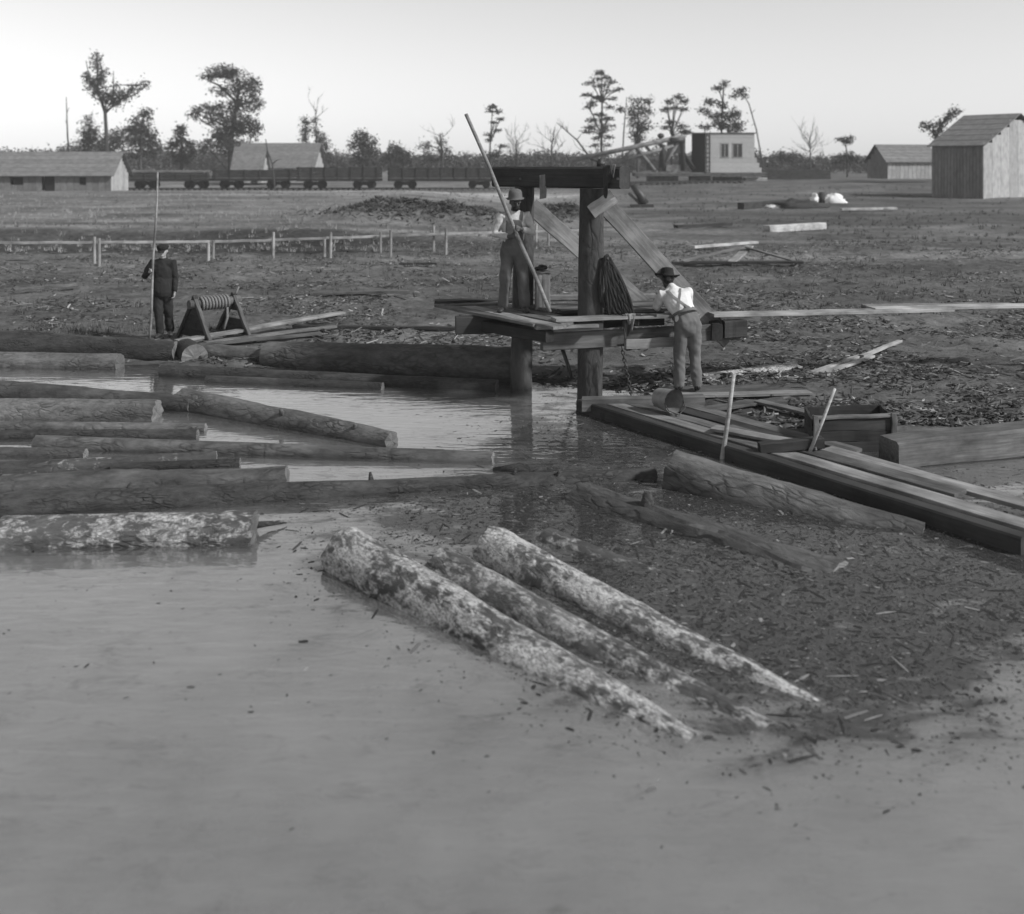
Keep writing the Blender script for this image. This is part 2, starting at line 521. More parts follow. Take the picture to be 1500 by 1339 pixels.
def water_obj():
    def scum(nt):
        tc = nt.nodes.new('ShaderNodeTexCoord')
        at = nt.nodes.new('ShaderNodeAttribute'); at.attribute_name = 'raft'
        mp = nt.nodes.new('ShaderNodeMapping'); mp.inputs['Scale'].default_value = (0.7, 1.4, 1); nt.links.new(tc.outputs['Object'], mp.inputs[0])
        n1 = nz(nt, mp.outputs[0], 2.4, 9, 0.68, 0.4)
        m = nt.nodes.new('ShaderNodeMath'); m.operation = 'MULTIPLY_ADD'; m.inputs[1].default_value = 3.4; m.inputs[2].default_value = -1.86
        nt.links.new(n1, m.inputs[0])
        a = nt.nodes.new('ShaderNodeMath'); a.operation = 'ADD'; nt.links.new(m.outputs[0], a.inputs[0]); nt.links.new(at.outputs['Fac'], a.inputs[1])
        mr = nt.nodes.new('ShaderNodeMapRange'); mr.inputs['From Min'].default_value = 0.12; mr.inputs['From Max'].default_value = 0.55
        nt.links.new(a.outputs[0], mr.inputs['Value'])
        # thin smears and specks of dust adrift on the open water
        n2 = ramp(nt, nz(nt, mp.outputs[0], 5.5, 10, 0.74, 0.5), [(0.555, 0.0), (0.66, 0.6)])
        n3 = ramp(nt, nz(nt, tc.outputs['Object'], 45, 4, 0.7), [(0.58, 0.0), (0.70, 0.4)])
        return mixv(nt, 1.0, mixv(nt, 1.0, mr.outputs[0], n2, 'LIGHTEN'), n3, 'LIGHTEN'), tc
    def layer(name, murk, opac, surf):
        m = bpy.data.materials.new(name); m.use_nodes = True
        nt = m.node_tree; nt.nodes.clear()
        out = nt.nodes.new('ShaderNodeOutputMaterial')
        sc, tc = scum(nt)
        dif = nt.nodes.new('ShaderNodeBsdfDiffuse')
        mott = ramp(nt, nz(nt, tc.outputs['Object'], 0.9, 7, 0.65), [(0.3, murk * 0.72), (0.7, murk * 1.18)])
        dust = ramp(nt, nz(nt, tc.outputs['Object'], 16, 8, 0.75), [(0.35, 0.022), (0.62, 0.085), (0.75, 0.16)])
        nt.links.new(mixv(nt, sc, mott, dust), dif.inputs['Color'])
        tr = nt.nodes.new('ShaderNodeBsdfTransparent')
        mx = nt.nodes.new('ShaderNodeMixShader')
        mr = nt.nodes.new('ShaderNodeMapRange')
        mr.inputs['To Min'].default_value = opac; mr.inputs['To Max'].default_value = min(opac + 0.35, 1)
        nt.links.new(sc, mr.inputs['Value']); nt.links.new(mr.outputs[0], mx.inputs[0])
        nt.links.new(tr.outputs[0], mx.inputs[1]); nt.links.new(dif.outputs[0], mx.inputs[2])
        if surf:
            gl = nt.nodes.new('ShaderNodeBsdfGlossy'); gl.inputs['Roughness'].default_value = 0.05
            lw = nt.nodes.new('ShaderNodeLayerWeight'); lw.inputs['Blend'].default_value = 0.5      # reflectance seen from either side
            pw = nt.nodes.new('ShaderNodeMath'); pw.operation = 'POWER'; pw.inputs[1].default_value = 1.8
            nt.links.new(lw.outputs['Facing'], pw.inputs[0])
            fr = nt.nodes.new('ShaderNodeMath'); fr.operation = 'MULTIPLY_ADD'; fr.inputs[1].default_value = 0.95; fr.inputs[2].default_value = 0.05
            nt.links.new(pw.outputs[0], fr.inputs[0])
            mp = nt.nodes.new('ShaderNodeMapping'); mp.inputs['Scale'].default_value = (0.55, 1.9, 1)
            nt.links.new(tc.outputs['Object'], mp.inputs[0])
            w = nz(nt, mp.outputs[0], 4.2, 3, 0.45, 0.3)
            bp = nt.nodes.new('ShaderNodeBump'); bp.inputs['Strength'].default_value = 0.3; bp.inputs['Distance'].default_value = 0.02
            nt.links.new(w, bp.inputs['Height'])
            nt.links.new(bp.outputs[0], gl.inputs['Normal'])
            m2 = nt.nodes.new('ShaderNodeMixShader')
            k = nt.nodes.new('ShaderNodeMath'); k.operation = 'MULTIPLY_ADD'; k.inputs[1].default_value = -0.65; k.inputs[2].default_value = 1.0
            nt.links.new(sc, k.inputs[0])
            f2 = nt.nodes.new('ShaderNodeMath'); f2.operation = 'MULTIPLY'; nt.links.new(k.outputs[0], f2.inputs[0]); nt.links.new(fr.outputs[0], f2.inputs[1])
            nt.links.new(f2.outputs[0], m2.inputs[0]); nt.links.new(mx.outputs[0], m2.inputs[1]); nt.links.new(gl.outputs[0], m2.inputs[2])
            nt.links.new(m2.outputs[0], out.inputs[0])
        else:
            nt.links.new(mx.outputs[0], out.inputs[0])
        return m
    xs = [-70, -40, -20, -14] + list(np.arange(-11, 11.01, 0.25)) + [14, 20, 40, 70]
    ys = [-25, -10, 0, 3] + list(np.arange(4, 21.01, 0.25))
    nx, ny = len(xs), len(ys)
    V, FC, MI, RF = [], [], [], []
    for li, z in enumerate((0.0, -0.035, -0.08, -0.16)):
        b = len(V)
        for y in ys:
            for x in xs: V.append((x, y, z)); RF.append(raft(x, y))
        for j in range(ny - 1):
            for i in range(nx - 1): FC.append((b + j * nx + i, b + j * nx + i + 1, b + (j + 1) * nx + i + 1, b + (j + 1) * nx + i)); MI.append(li)
    me = bpy.data.meshes.new('pond_water'); me.from_pydata(V, [], FC)
    at = me.attributes.new('raft', 'FLOAT', 'POINT'); at.data.foreach_set('value', RF)
    for m in (layer('water_skin', 0.30, 0.20, True), layer('silt_veil', 0.32, 0.34, False), layer('lower_silt', 0.36, 0.5, False), layer('deep_silt', 0.42, 0.93, False)): me.materials.append(m)
    me.polygons.foreach_set('material_index', MI)
    o = bpy.data.objects.new('pond_water', me); COL.objects.link(o); place(o, Matrix())
    tag(o, kind='structure')
water_obj()

# ---------------------------------------------------------------- scattered bark (uncountable)
def scatter(name, material, spots, rnd, kindlabel, curl=1.0):
    """spots: (x, y, z, length, width, tilt, shade); each piece a curled sliver of four faces"""
    V, FC, S = [], [], []
    for (x, y, z, l, w, tilt, shd) in spots:
        a = rnd.uniform(0, math.tau)
        ca, sa = math.cos(a), math.sin(a)
        b = len(V)
        cu = rnd.uniform(0.05, 0.35) * w * curl
        for i, u in enumerate((-0.5, 0.0, 0.5)):
            wu = w * (1 if i == 1 else rnd.uniform(0.3, 0.9))
            for vv, hz in ((-0.5, 0), (0.0, cu), (0.5, 0)):
                lx, ly = u * l, vv * wu + (rnd.uniform(-.15, .15) * w)
                V.append((x + lx * ca - ly * sa, y + lx * sa + ly * ca, z + hz + lx * tilt))
                S.append(shd)
        for i in (0, 1):
            for k in (0, 1):
                p = b + i * 3 + k
                FC.append((p, p + 3, p + 4, p + 1))
    me = bpy.data.meshes.new(name)
    me.from_pydata(V, [], FC)
    at = me.attributes.new('shade', 'FLOAT', 'POINT'); at.data.foreach_set('value', S)
    me.materials.append(material)
    o = bpy.data.objects.new(name, me); COL.objects.link(o); place(o, Matrix())
    tag(o, kindlabel, 'bark litter', kind='stuff')
    return o

R = random.Random(5)
sp = []
while len(sp) < 42000:
    y = 13 + (R.random() ** 1.4) * 30
    hw = y * 0.56 + 1
    x = R.uniform(-hw, hw)
    s = y - float(np.interp(x, SHX, SHY))
    if s < 0: continue
    dens = 0.30 + 1.5 * fb(x, y * 1.6, 0.33)
    if R.random() > max(dens, 0.05) * 1.3: continue
    k = R.random()
    l = R.uniform(0.035, 0.13) if k < 0.94 else R.uniform(0.15, 0.5)
    sp.append((x, y, ground_z(x, y) + R.uniform(0.0, 0.035), l, l * R.uniform(0.25, 0.6) if k < 0.94 else R.uniform(0.02, 0.06), R.uniform(-0.35, 0.35), min(R.random() ** 1.9 * 1.0, 1)))
for _ in range(5200):                       # rough slabs and brush on the spoil mounds
    if R.random() < .7: x, y = R.gauss(-4.6, 2.6), R.gauss(55, 2.0)
    else: x, y = R.gauss(2.4, 1.3), R.gauss(58, 1.6)
    l = R.uniform(.10, .38)
    sp.append((x, y, ground_z(x, y) + R.uniform(0, .12), l, l * R.uniform(.15, .5), R.uniform(-.6, .6), R.random() ** 1.6 * .8))
scatter('bark_litter', MT['chips'], sp, R, 'loose chips and slivers of bark strewn over the muddy bank')

sp = []
tries = 0
while len(sp) < 34000 and tries < 500000:
    tries += 1
    y = R.uniform(4.8, 17.5)
    x = R.uniform(-0.55 * y, 0.58 * y)
    if y > float(np.interp(x, SHX, SHY)) + 0.3: continue
    dn = raft(x, y) ** 1.3
    cl = noise.noise(Vector((x * 2.2, y * 2.2, 8))) * 0.5 + 0.5
    dn *= (0.15 + 1.7 * cl ** 2) if dn < 0.7 else (0.5 + 0.9 * cl)
    if R.random() > dn: continue
    k = R.random()
    l = R.uniform(0.008, 0.028) if k < 0.9 else (R.uniform(0.03, 0.07) if k < 0.99 else R.uniform(0.1, 0.22))
    sp.append((x, y, R.uniform(0.001, 0.004), l, l * R.uniform(0.2, 0.6) if k < 0.985 else R.uniform(.012, .03), R.uniform(-0.004, 0.004), R.random() ** 3.0))
scatter('floating_bark', MT['flakes'], sp, R, 'small flakes of bark floating on the muddy pond', 0.12)

# dry grass on the bank and in the field
V, FC, S = [], [], []
def tuft(x, y, h, n, sh):
    z = ground_z(x, y) - 0.03
    for _ in range(n):
        a = R.uniform(0, math.tau); r = R.uniform(0, h * 0.5)
        bx, by = x + r * math.cos(a), y + r * math.sin(a)
        hh = h * R.uniform(0.5, 1.2); w = h * R.uniform(0.05, 0.11); lx, ly = R.uniform(-.4, .4) * hh, R.uniform(-.4, .4) * hh
        b = len(V); c, s2 = math.cos(a), math.sin(a)
        V.extend([(bx - w * c, by - w * s2, z), (bx + w * c, by + w * s2, z), (bx + lx, by + ly, z + hh)])
        FC.append((b, b + 1, b + 2)); t = min(max(sh + R.uniform(-.2, .2), 0), 1); S.extend([t, t, t])
for _ in range(7000):
    y = 38 + (R.random() ** 1.3) * 75
    x = R.uniform(-0.56 * y, 0.56 * y)
    n = fb(x, y, 0.12) + (0.55 if x < -2 and y < 78 else 0.0)
    if R.random() > 0.35 + n: continue
    mound = math.exp(-((x + 4.6) / 4.6) ** 4 - ((y - 55) / 3.6) ** 2)
    tuft(x, y, R.uniform(0.08, 0.26), 8, 0.05 if R.random() < mound * 1.5 else (0.55 + 0.5 * n if x < 4 else 0.42))
for _ in range(260):                       # sedge at the water's edge by the dark logs
    x = R.uniform(-9.6, -5.4); y = R.uniform(19.6, 20.8)
    tuft(x, y, R.uniform(0.06, 0.16), 7, R.uniform(0.2, 0.7))
for _ in range(900):
    x = R.uniform(-13, 13); y = R.uniform(22, 38)
    tuft(x, y, R.uniform(0.08, 0.22), 5, R.uniform(0.0, 0.5))
me = bpy.data.meshes.new('dry_grass'); me.from_pydata(V, [], FC)
at = me.attributes.new('shade', 'FLOAT', 'POINT'); at.data.foreach_set('value', S)
me.materials.append(MT['grass'])
o = bpy.data.objects.new('dry_grass', me); COL.objects.link(o); place(o, Matrix())
tag(o, 'dry grass and weeds on the far bank', 'grass', kind='stuff')

# ---------------------------------------------------------------- logs
def log(name, p0, p1, r0, r1, mat, label, group=None, seed=0, cat='log', cut=(True, True), bend=0.02, rough=0.05, stubs=0, slant=0.0):
    p0, p1 = Vector(p0), Vector(p1)
    L = (p1 - p0).length
    m = frame_x(p0, p1)
    n = max(8, int(L / 0.11)); n = min(n, 70)
    seg = 26
    mb = MB()
    rr = random.Random(seed * 31 + 7)
    ph = rr.uniform(0, 6)
    rings = []
    for i in range(n + 1):
        t = i / n
        r = r0 + (r1 - r0) * t
        cy = bend * L * 0.15 * math.sin(t * 2.6 + ph); cz = bend * L * 0.05 * math.sin(t * 3.1 + ph * 2)
        ring = []
        for k in range(seg):
            th = math.tau * k / seg
            q = Vector((t * L * 1.1 + seed * 9.1, math.cos(th) * 1.3, math.sin(th) * 1.3))
            dr = noise.noise(q * 1.1) * rough + noise.noise(Vector((q.x * 3, q.y * 5, q.z * 5))) * rough * 0.6
            dr += noise.noise(Vector((t * L * 9 + seed, q.y * 7, q.z * 7))) * rough * 0.35
            rad = r * (1 + dr)
            sx = slant * (math.cos(th) * r) * (1 - t * 2) if i in (0, n) else 0
            ring.append((t * L + (0.4 * r * noise.noise(q * 2.5) * (0.5 if i in (0, n) else 0)) + sx, cy + rad * math.cos(th), cz + rad * math.sin(th)))
        rings.append(ring)
    for i in range(n):
        pass
    vs = [v for ring in rings for v in ring]
    fs = []
    for i in range(n):
        for k in range(seg):
            k2 = (k + 1) % seg
            fs.append((i * seg + k, i * seg + k2, (i + 1) * seg + k2, (i + 1) * seg + k))
    mb.add(vs, fs, 0, True)
    for _ in range(stubs):
        t = rr.uniform(0.1, 0.9); a = rr.uniform(0.4, 2.7); r = r0 + (r1 - r0) * t
        b0 = Vector((t * L, math.cos(a) * r * 0.7, math.sin(a) * r * 0.7))
        dr = Vector((rr.uniform(-.6, .6), math.cos(a), math.sin(a))).normalized()
        mb.tube([b0, b0 + dr * r * 0.5, b0 + dr * (r * 0.5 + rr.uniform(0.02, 0.06))], [r * .3, r * .2, r * .12], 7)
    me = mb.mesh(name, MT[mat])
    o = bpy.data.objects.new(name, me); COL.objects.link(o); place(o, m)
    tag(o, label, cat, group)
    for e, ring, sx in ((0, rings[0], -1), (1, rings[-1], 1)):
        c = Vector((0, 0, 0))
        for v in ring: c += Vector(v)
        c /= seg
        cb = MB()
        vs = [c + Vector((sx * 0.004, 0, 0))] + [c + (Vector(v) - c) * 0.55 + Vector((sx * rr.uniform(0, .012), 0, 0)) for v in ring] + [Vector(v) for v in ring]
        fs = []
        for k in range(seg):
            k2 = (k + 1) % seg
            fs += [(0, 1 + k, 1 + k2), (1 + k, 1 + seg + k, 1 + seg + k2, 1 + k2)]
            if sx < 0: fs[-2:] = [f[::-1] for f in fs[-2:]]
        cb.add(vs, fs, 0, False)
        ce = bpy.data.objects.new('cut_end', cb.mesh('cut_end', MT['cut'] if cut[e] else MT[mat])); COL.objects.link(ce)
        place(ce, m, o)
    return o

def log_px(a, b, mat, label, group=None, zf=0.3, ext=0.0, **kw):
    """a, b: (column, top row, waterline row) of the two ends as seen in the photo"""
    pts, rs = [], []
    for (x, yt, yb) in (a, b):
        w = G(x, yb, 0)
        vis = (yb - yt) * w.y / F
        th = math.atan((yb - HY) / F)
        r = vis / (1 + zf * math.cos(th) + math.sqrt(1 - zf * zf) * math.sin(th))
        pts.append(w + Vector((0, math.sqrt(1 - zf * zf) * r, zf * r))); rs.append(r)
    return log('log', pts[0], pts[1], rs[0], rs[1], mat, label, group, **kw)

GF = 'logs floating in the pond'
log_px((-10, 757, 806), (366, 749, 798), 'bark_patch2', 'thick log with pale peeling bark and a clean sawn end beside open muddy water', GF, seed=1, rough=0.05)
log_px((-10, 722, 757), (962, 684, 700), 'bark_dark', 'very long slender dark log running right across the pond to the plank dock', GF, seed=2, bend=0.05, rough=0.1, stubs=4)
log_px((-10, 696, 735), (416, 684, 722), 'bark', 'thick rough-barked log lying hard against the very long dark log', GF, seed=3, rough=0.16)
log_px((-10, 677, 697), (314, 661, 678), 'bark_patch3', 'thin log with pale top lying on the water behind the thick rough-barked log', GF, seed=4)
log_px((160, 680, 692), (349, 671, 684), 'bark_dark', 'short thin dark log tucked beside the thin pale-topped log', GF, seed=5)
log_px((48, 638, 657), (722, 661, 677), 'bark', 'long straight log whose tip lies near the dark posts reflection', GF, seed=6, bend=0.03)
log_px((-10, 618, 631), (299, 620, 632), 'bark_mid', 'slim smooth log floating at the back of the tight raft of slim logs', GF, seed=7)
log_px((-10, 631, 644), (287, 629, 642), 'bark_dark', 'slim dark log in the middle of the tight raft of slim logs', GF, seed=8)
log_px((-10, 655, 669), (122, 657, 671), 'bark_mid', 'short stubby log with dark end at the front of the raft of slim logs', GF, seed=9)
log_px((-10, 584, 613), (224, 586, 617), 'bark_mid', 'stout smooth log with dark wet underside and broken tip by open water', GF, seed=10, rough=0.1)
log_px((-10, 556, 584), (278, 582, 604), 'bark', 'log slanting across the stout smooth log towards the broken end log', GF, seed=11, zf=0.5, rough=0.09)
log_px((262, 568, 600), (572, 632, 655), 'bark_mid', 'rough-barked log with broken tip lying aslant in bright open water', GF, seed=12, zf=0.35, rough=0.13, stubs=2)
log_px((232, 536, 552), (728, 555, 572), 'bark_dark', 'long thin dark boom log reaching to the foot of the rear post', GF, seed=13, bend=0.04)
log_px((300, 550, 560), (560, 560, 571), 'bark_dark', 'half sunken thin dark log just in front of the thin boom log', GF, seed=14, zf=0.1)
GB = 'logs lying along the bank'
log_px((-12, 482, 524), (250, 500, 531), 'bark_dark', 'long thick dark log under the boots of the pole man in black', GB, seed=15, zf=0.5, rough=0.1, slant=0.3)
log('log', G(285, 524, 0.08), G(272, 514, 0.10), 0.23, 0.22, 'bark_dark', 'short thick log end-on on the bank, its broad pale sawn face showing', GB, seed=27, rough=0.06)
log_px((-12, 515, 538), (170, 518, 541), 'bark_mid', 'grey log half afloat below the thick dark log of the pole man', GB, seed=16)
log_px((285, 502, 527), (492, 520, 540), 'bark', 'rough log on the bank in front of the rope winch', GB, seed=17, zf=0.5, rough=0.14)
log_px((388, 500, 536), (768, 508, 562), 'bark', 'very thick log with smooth worn bark ending against the rear post', GB, seed=18, zf=0.6, rough=0.05)
log_px((1030, 548, 566), (1166, 530, 552), 'bark_patch', 'pale barked log lying on the bank behind the bending man', GB, seed=19, zf=0.8)
log_px((1030, 570, 582), (1200, 556, 572), 'bark_dark', 'slim dark log lying beside the planks the bending man stands on', GB, seed=20, zf=0.8)

GS = 'peeling logs sunk aslant in the shallows'
log('log', G(505, 815, 0.05), G(1015, 1130, -0.215), 0.245, 0.225, 'bark_patch', 'white-blotched log slanting down into murky water with a dark sawn end', GS, seed=21, rough=0.08)
log('log', G(648, 838, -0.03), G(1125, 1108, -0.185), 0.20, 0.19, 'bark_patch2', 'mostly sunken log between the two white-blotched logs, only a pale ridge showing', GS, seed=22, rough=0.08)
log('log', G(722, 808, 0.01), G(1195, 1072, -0.195), 0.215, 0.195, 'bark_patch', 'white-flecked sunken log lying next to the floating bark raft', GS, seed=23, rough=0.1)
log('log', G(800, 800, -0.10), G(1080, 905, -0.17), 0.16, 0.14, 'bark_patch3', 'small dark log almost wholly under water among floating bark', GS, seed=24, rough=0.1)
log('log', G(850, 745, -0.14), G(1225, 872, -0.22), 0.27, 0.27, 'bark', 'broad cracked log awash to its back, a pale split running along it', GS, seed=25, rough=0.12, stubs=2)
log('log', G(985, 694, 0.09), G(1350, 812, -0.24), 0.25, 0.28, 'bark', 'stout log floating alongside the edge of the plank dock', GF, seed=26, rough=0.09)
# the pale torn strip of bark lying along the awash log
def strip(name, pts, w, mat, label, cat):
    mb = MB(); rr = random.Random(len(pts) * 13)
    pv = []
    N = len(pts)
    for i, p in enumerate(pts):
        t = (pts[min(i + 1, N - 1)] - pts[max(i - 1, 0)]).normalized(); s = Vector((-t.y, t.x, 0)).normalized() * (w * rr.uniform(.4, 1.1))
        pv.append((p - s, p + s + Vector((0, 0, .02)), p + Vector((0, 0, .03))))
    vs = [q for t3 in pv for q in t3]; fs = []
    for i in range(N - 1):
        a, b = i * 3, i * 3 + 3
        fs += [(a, a + 2, b + 2, b), (a + 2, a + 1, b + 1, b + 2)]
    mb.add(vs, fs, 0, False)
    o = mb.build(name, MT[mat], org=pts[0]); tag(o, label, cat)
rr = random.Random(2)
pts = []
for i in range(17):
    t = i / 16
    px = 945 + t * 245; py = 741 + t * 96 + 4 * math.sin(t * 9)
    pts.append(G(px, py, 0.115 - 0.075 * t + rr.uniform(-.006, .008)))
strip('bark_strip', pts, 0.022, 'grey_wood', 'pale ragged strip of torn bark along the awash cracked log', 'bark strip')
mb = MB()
mb.tube([G(372, 770, 0.08), G(395, 767, 0.05), G(420, 766, 0.02)], [0.035, 0.025, 0.006], 7)
tag(mb.build('branch', MT['bark_dark'], org=G(372, 770, 0)), 'dark pointed branch poking out past the sawn end of the thick log', 'branch')
mb = MB()
mb.tube([G(722, 689, 0.0), G(760, 686, 0.03), G(800, 688, 0.0)], [0.03, 0.06, 0.03], 8)
tag(mb.build('driftwood', MT['bark_dark'], org=G(722, 689, 0)), 'short black chunk of driftwood off the tip of the long straight log', 'driftwood')
# ---------------------------------------------------------------- timber helpers
def beam(name, p0, p1, w, t, mat, parent=None, up=(0, 0, 1), seed=0, warp=0.007, taper=0.0):
    """sawn timber from p0 to p1; local X along it, slightly warped, edges eased"""
    p0, p1 = Vector(p0), Vector(p1)
    L = (p1 - p0).length
    m = frame_x(p0, p1, up)
    rr = random.Random(int(seed * 101 + L * 1000))
    n = 6
    vs = []
    c = min(w, t) * 0.10
    for i in range(n + 1):
        x = L * i / n
        dy, dz = rr.uniform(-warp, warp), rr.uniform(-warp, warp)
        k = 1 - taper * i / n
        hw, ht = w / 2 * k, t / 2 * k
        sh = rr.uniform(-0.012, 0.012) if i in (0, n) else 0
        for (a, b) in ((-hw + c, -ht), (hw - c, -ht), (hw, -ht + c), (hw, ht - c), (hw - c, ht), (-hw + c, ht), (-hw, ht - c), (-hw, -ht + c)):
            vs.append((x + sh * (1 if a > 0 else -1), a + dy, b + dz))
    fs = []
    for i in range(n):
        for k in range(8):
            k2 = (k + 1) % 8
            fs.append((i * 8 + k, i * 8 + k2, (i + 1) * 8 + k2, (i + 1) * 8 + k))
    fs.append(tuple(range(8))[::-1]); fs.append(tuple(n * 8 + k for k in range(8)))
    mb = MB(); mb.add(vs, fs, 0, False)
    o = bpy.data.objects.new(name, mb.mesh(name, MT[mat])); COL.objects.link(o); place(o, m, parent)
    return o

def loose(name, p0, p1, w, t, mat, label, cat='board', group=None, **kw):
    return tag(beam(name, p0, p1, w, t, mat, None, **kw), label, cat, group)

def round_post(name, p0, p1, r0, r1, mat, parent=None, seed=0, rough=0.05):
    p0, p1 = Vector(p0), Vector(p1)
    L = (p1 - p0).length
    m = frame_x(p0, p1)
    n, seg = 26, 24
    vs, fs = [], []
    for i in range(n + 1):
        t = i / n; r = r0 + (r1 - r0) * t
        for k in range(seg):
            th = math.tau * k / seg
            rad = r * (1 + noise.noise(Vector((t * L * 1.2 + seed * 5, math.cos(th) * 1.5, math.sin(th) * 1.5))) * rough + noise.noise(Vector((t * 2 + seed, math.cos(th) * 6, math.sin(th) * 6))) * rough * .5)
            vs.append((t * L, rad * math.cos(th), rad * math.sin(th)))
    for i in range(n):
        for k in range(seg):
            k2 = (k + 1) % seg
            fs.append((i * seg + k, i * seg + k2, (i + 1) * seg + k2, (i + 1) * seg + k))
    mb = MB(); mb.add(vs, fs, 0, True)
    mb.add([vs[k] for k in range(seg)], [tuple(range(seg))[::-1]], 0, False)
    mb.add([vs[n * seg + k] for k in range(seg)], [tuple(range(seg))], 0, False)
    o = bpy.data.objects.new(name, mb.mesh(name, MT[mat])); COL.objects.link(o); place(o, m, parent)
    return o

# ---------------------------------------------------------------- landing stage with its two posts and cross beam
PF = Vector((1.135, 14.80, 0))         # front post
PB = Vector((0.17, 15.62, 0))          # rear post
FD = (PF - PB).normalized()            # run of the top beam
VD = Vector((0.957, 0.29, 0))          # run of the deck towards the far walkway
stage = empty('landing_stage', (PF.x, PF.y, 0), 'heavy timber landing stage with two log posts, cross beam and braces in the pond', 'landing stage')
round_post('post', PF + Vector((-.02, 0, -0.8)), PF + Vector((0.02, 0, 3.04)), 0.185, 0.18, 'post', stage, 1)
round_post('post', PB + Vector((-.04, 0, -0.8)), PB + Vector((0.02, 0, 3.04)), 0.17, 0.15, 'post', stage, 2)
beam('top_beam', PB - FD * 0.5 + Vector((0, 0, 3.205)), PF + FD * 0.60 + Vector((0, 0, 3.205)), 0.29, 0.31, 'dark_wood', stage, seed=1)
beam('brace', P(884, 298, 14.93), P(1068, 500, 15.44), 0.05, 0.27, 'grey_wood', stage, seed=2)
beam('brace', P(778, 302, 15.66), P(955, 458, 16.2), 0.05, 0.26, 'grey_wood', stage, seed=3)
beam('gusset_board', P(866, 311, 14.58), P(899, 287, 14.50), 0.03, 0.20, 'pale_wood', stage, seed=4)
beam('hanger_board', P(795, 256, 15.165), P(795.5, 291, 15.165), 0.10, 0.03, 'grey_wood', stage, up=(0, -1, 0), seed=5)
# caps under the deck
beam('cap_timber', (-0.83, 15.10, 1.02), (2.35, 16.0, 1.02), 0.16, 0.26, 'dark_wood', stage, seed=6)
beam('cap_timber', (0.42, 14.40, 0.90), (3.42, 15.31, 0.90), 0.09, 0.24, 'old_wood', stage, seed=7)
beam('cross_timber', (-0.55, 15.35, 1.0), (0.52, 14.20, 1.0), 0.14, 0.16, 'dark_wood', stage, seed=8)
beam('cross_timber', (3.02, 15.05, 0.92), (3.05, 16.2, 0.98), 0.16, 0.24, 'dark_wood', stage, seed=9)
beam('corner_block', (3.12, 15.12, 0.96), (3.45, 15.22, 0.96), 0.14, 0.26, 'dark_wood', stage, seed=10)
# left-hand planks, laid anyhow
rr = random.Random(8)
AD = Vector((0.60, -0.80, 0)); AN = Vector((0.80, 0.60, 0))
for i in range(6):
    s = Vector((-1.12, 15.95, 0)) + AN * (0.245 * i + 0.02) + AD * rr.uniform(-0.12, 0.25)
    L = (2.35, 2.6, 2.3, 1.9, 1.6, 1.5)[i]
    d = (AD + AN * rr.uniform(-0.05, 0.05)).normalized()
    z = 1.178 + rr.uniform(0, 0.006)
    beam('plank', s + Vector((0, 0, z + .01)), s + d * L + Vector((0, 0, z)), 0.22, 0.042, ('old_wood', 'grey_wood', 'old_wood')[i % 3], stage, seed=20 + i, warp=0.006)
beam('plank', (-1.22, 16.1, 1.235), (0.1, 16.25, 1.235), 0.24, 0.045, 'dark_wood', stage, seed=30)
beam('plank', (-1.05, 15.86, 1.19), (-0.1, 15.95, 1.23), 0.20, 0.045, 'old_wood', stage, seed=31)
# right-hand planks along the deck
for i, (off, x0, x1, mt) in enumerate(((-0.12, 0.55, 2.75, 'grey_wood'), (0.62, 0.9, 3.1, 'old_wood'), (0.87, 0.7, 3.2, 'grey_wood'), (1.12, 0.6, 3.0, 'old_wood'), (0.37, 1.52, 3.05, 'grey_wood'))):
    nrm = Vector((-0.29, 0.957, 0))
    a = Vector((0.42, 14.36, 0)) + nrm * off + VD * (x0 - 0.42)
    b = Vector((0.42, 14.36, 0)) + nrm * off + VD * (x1 - 0.42)
    zz = 1.227 + 0.004 * i
    beam('plank', a + Vector((0, 0, zz)), b + Vector((0, 0, zz - 0.02)), 0.235, 0.045, mt, stage, seed=40 + i, warp=0.005)
beam('plank', (0.32, 14.17, 1.13), (1.20, 14.40, 1.13), 0.16, 0.045, 'grey_wood', stage, seed=50)
beam('fascia_board', (0.55, 14.36, 1.085), (1.3, 14.585, 1.085), 0.03, 0.10, 'grey_wood', stage, seed=51)
beam('fascia_board', (1.62, 14.63, 0.82), (2.6, 14.93, 0.82), 0.03, 0.14, 'grey_wood', stage, seed=52)
# iron spindle on the beam
mb = MB(); q = P(880, 245, 14.75)
mb.tube([q + Vector((0, 0, -.06)), q + Vector((0, 0, .12))], 0.04, 10)
mb.tube([q + Vector((-.06, 0, .05)), q + Vector((.06, 0, .05))], 0.045, 8)
mb.build('spindle', MT['iron'], stage)
for (px, py, d) in ((872, 262, 14.62), (905, 262, 14.27), (762, 262, 15.45)):
    mb = MB(); q = P(px, py, d)
    mb.tube([q, q + Vector((0, -0.03, 0))], 0.022, 6); mb.build('bolt', MT['iron'], stage)

# walkway running off to the side
walk = empty('walkway', (5.4, 15.9, 0), 'long single-plank walkway leading off from the landing stage', 'walkway')
beam('plank', (2.95, 15.18, 1.16), (6.9, 16.17, 1.10), 0.26, 0.05, 'pale_wood', walk, seed=60, warp=0.008)
beam('plank', (5.6, 15.98, 1.135), (8.9, 16.55, 1.12), 0.26, 0.05, 'pale_wood', walk, seed=61, warp=0.008)
for x, y in ((8.35, 16.45),):
    round_post('post', (x, y, ground_z(x, y) - .3), (x, y, 1.08), 0.07, 0.06, 'bark_dark', walk, 5)

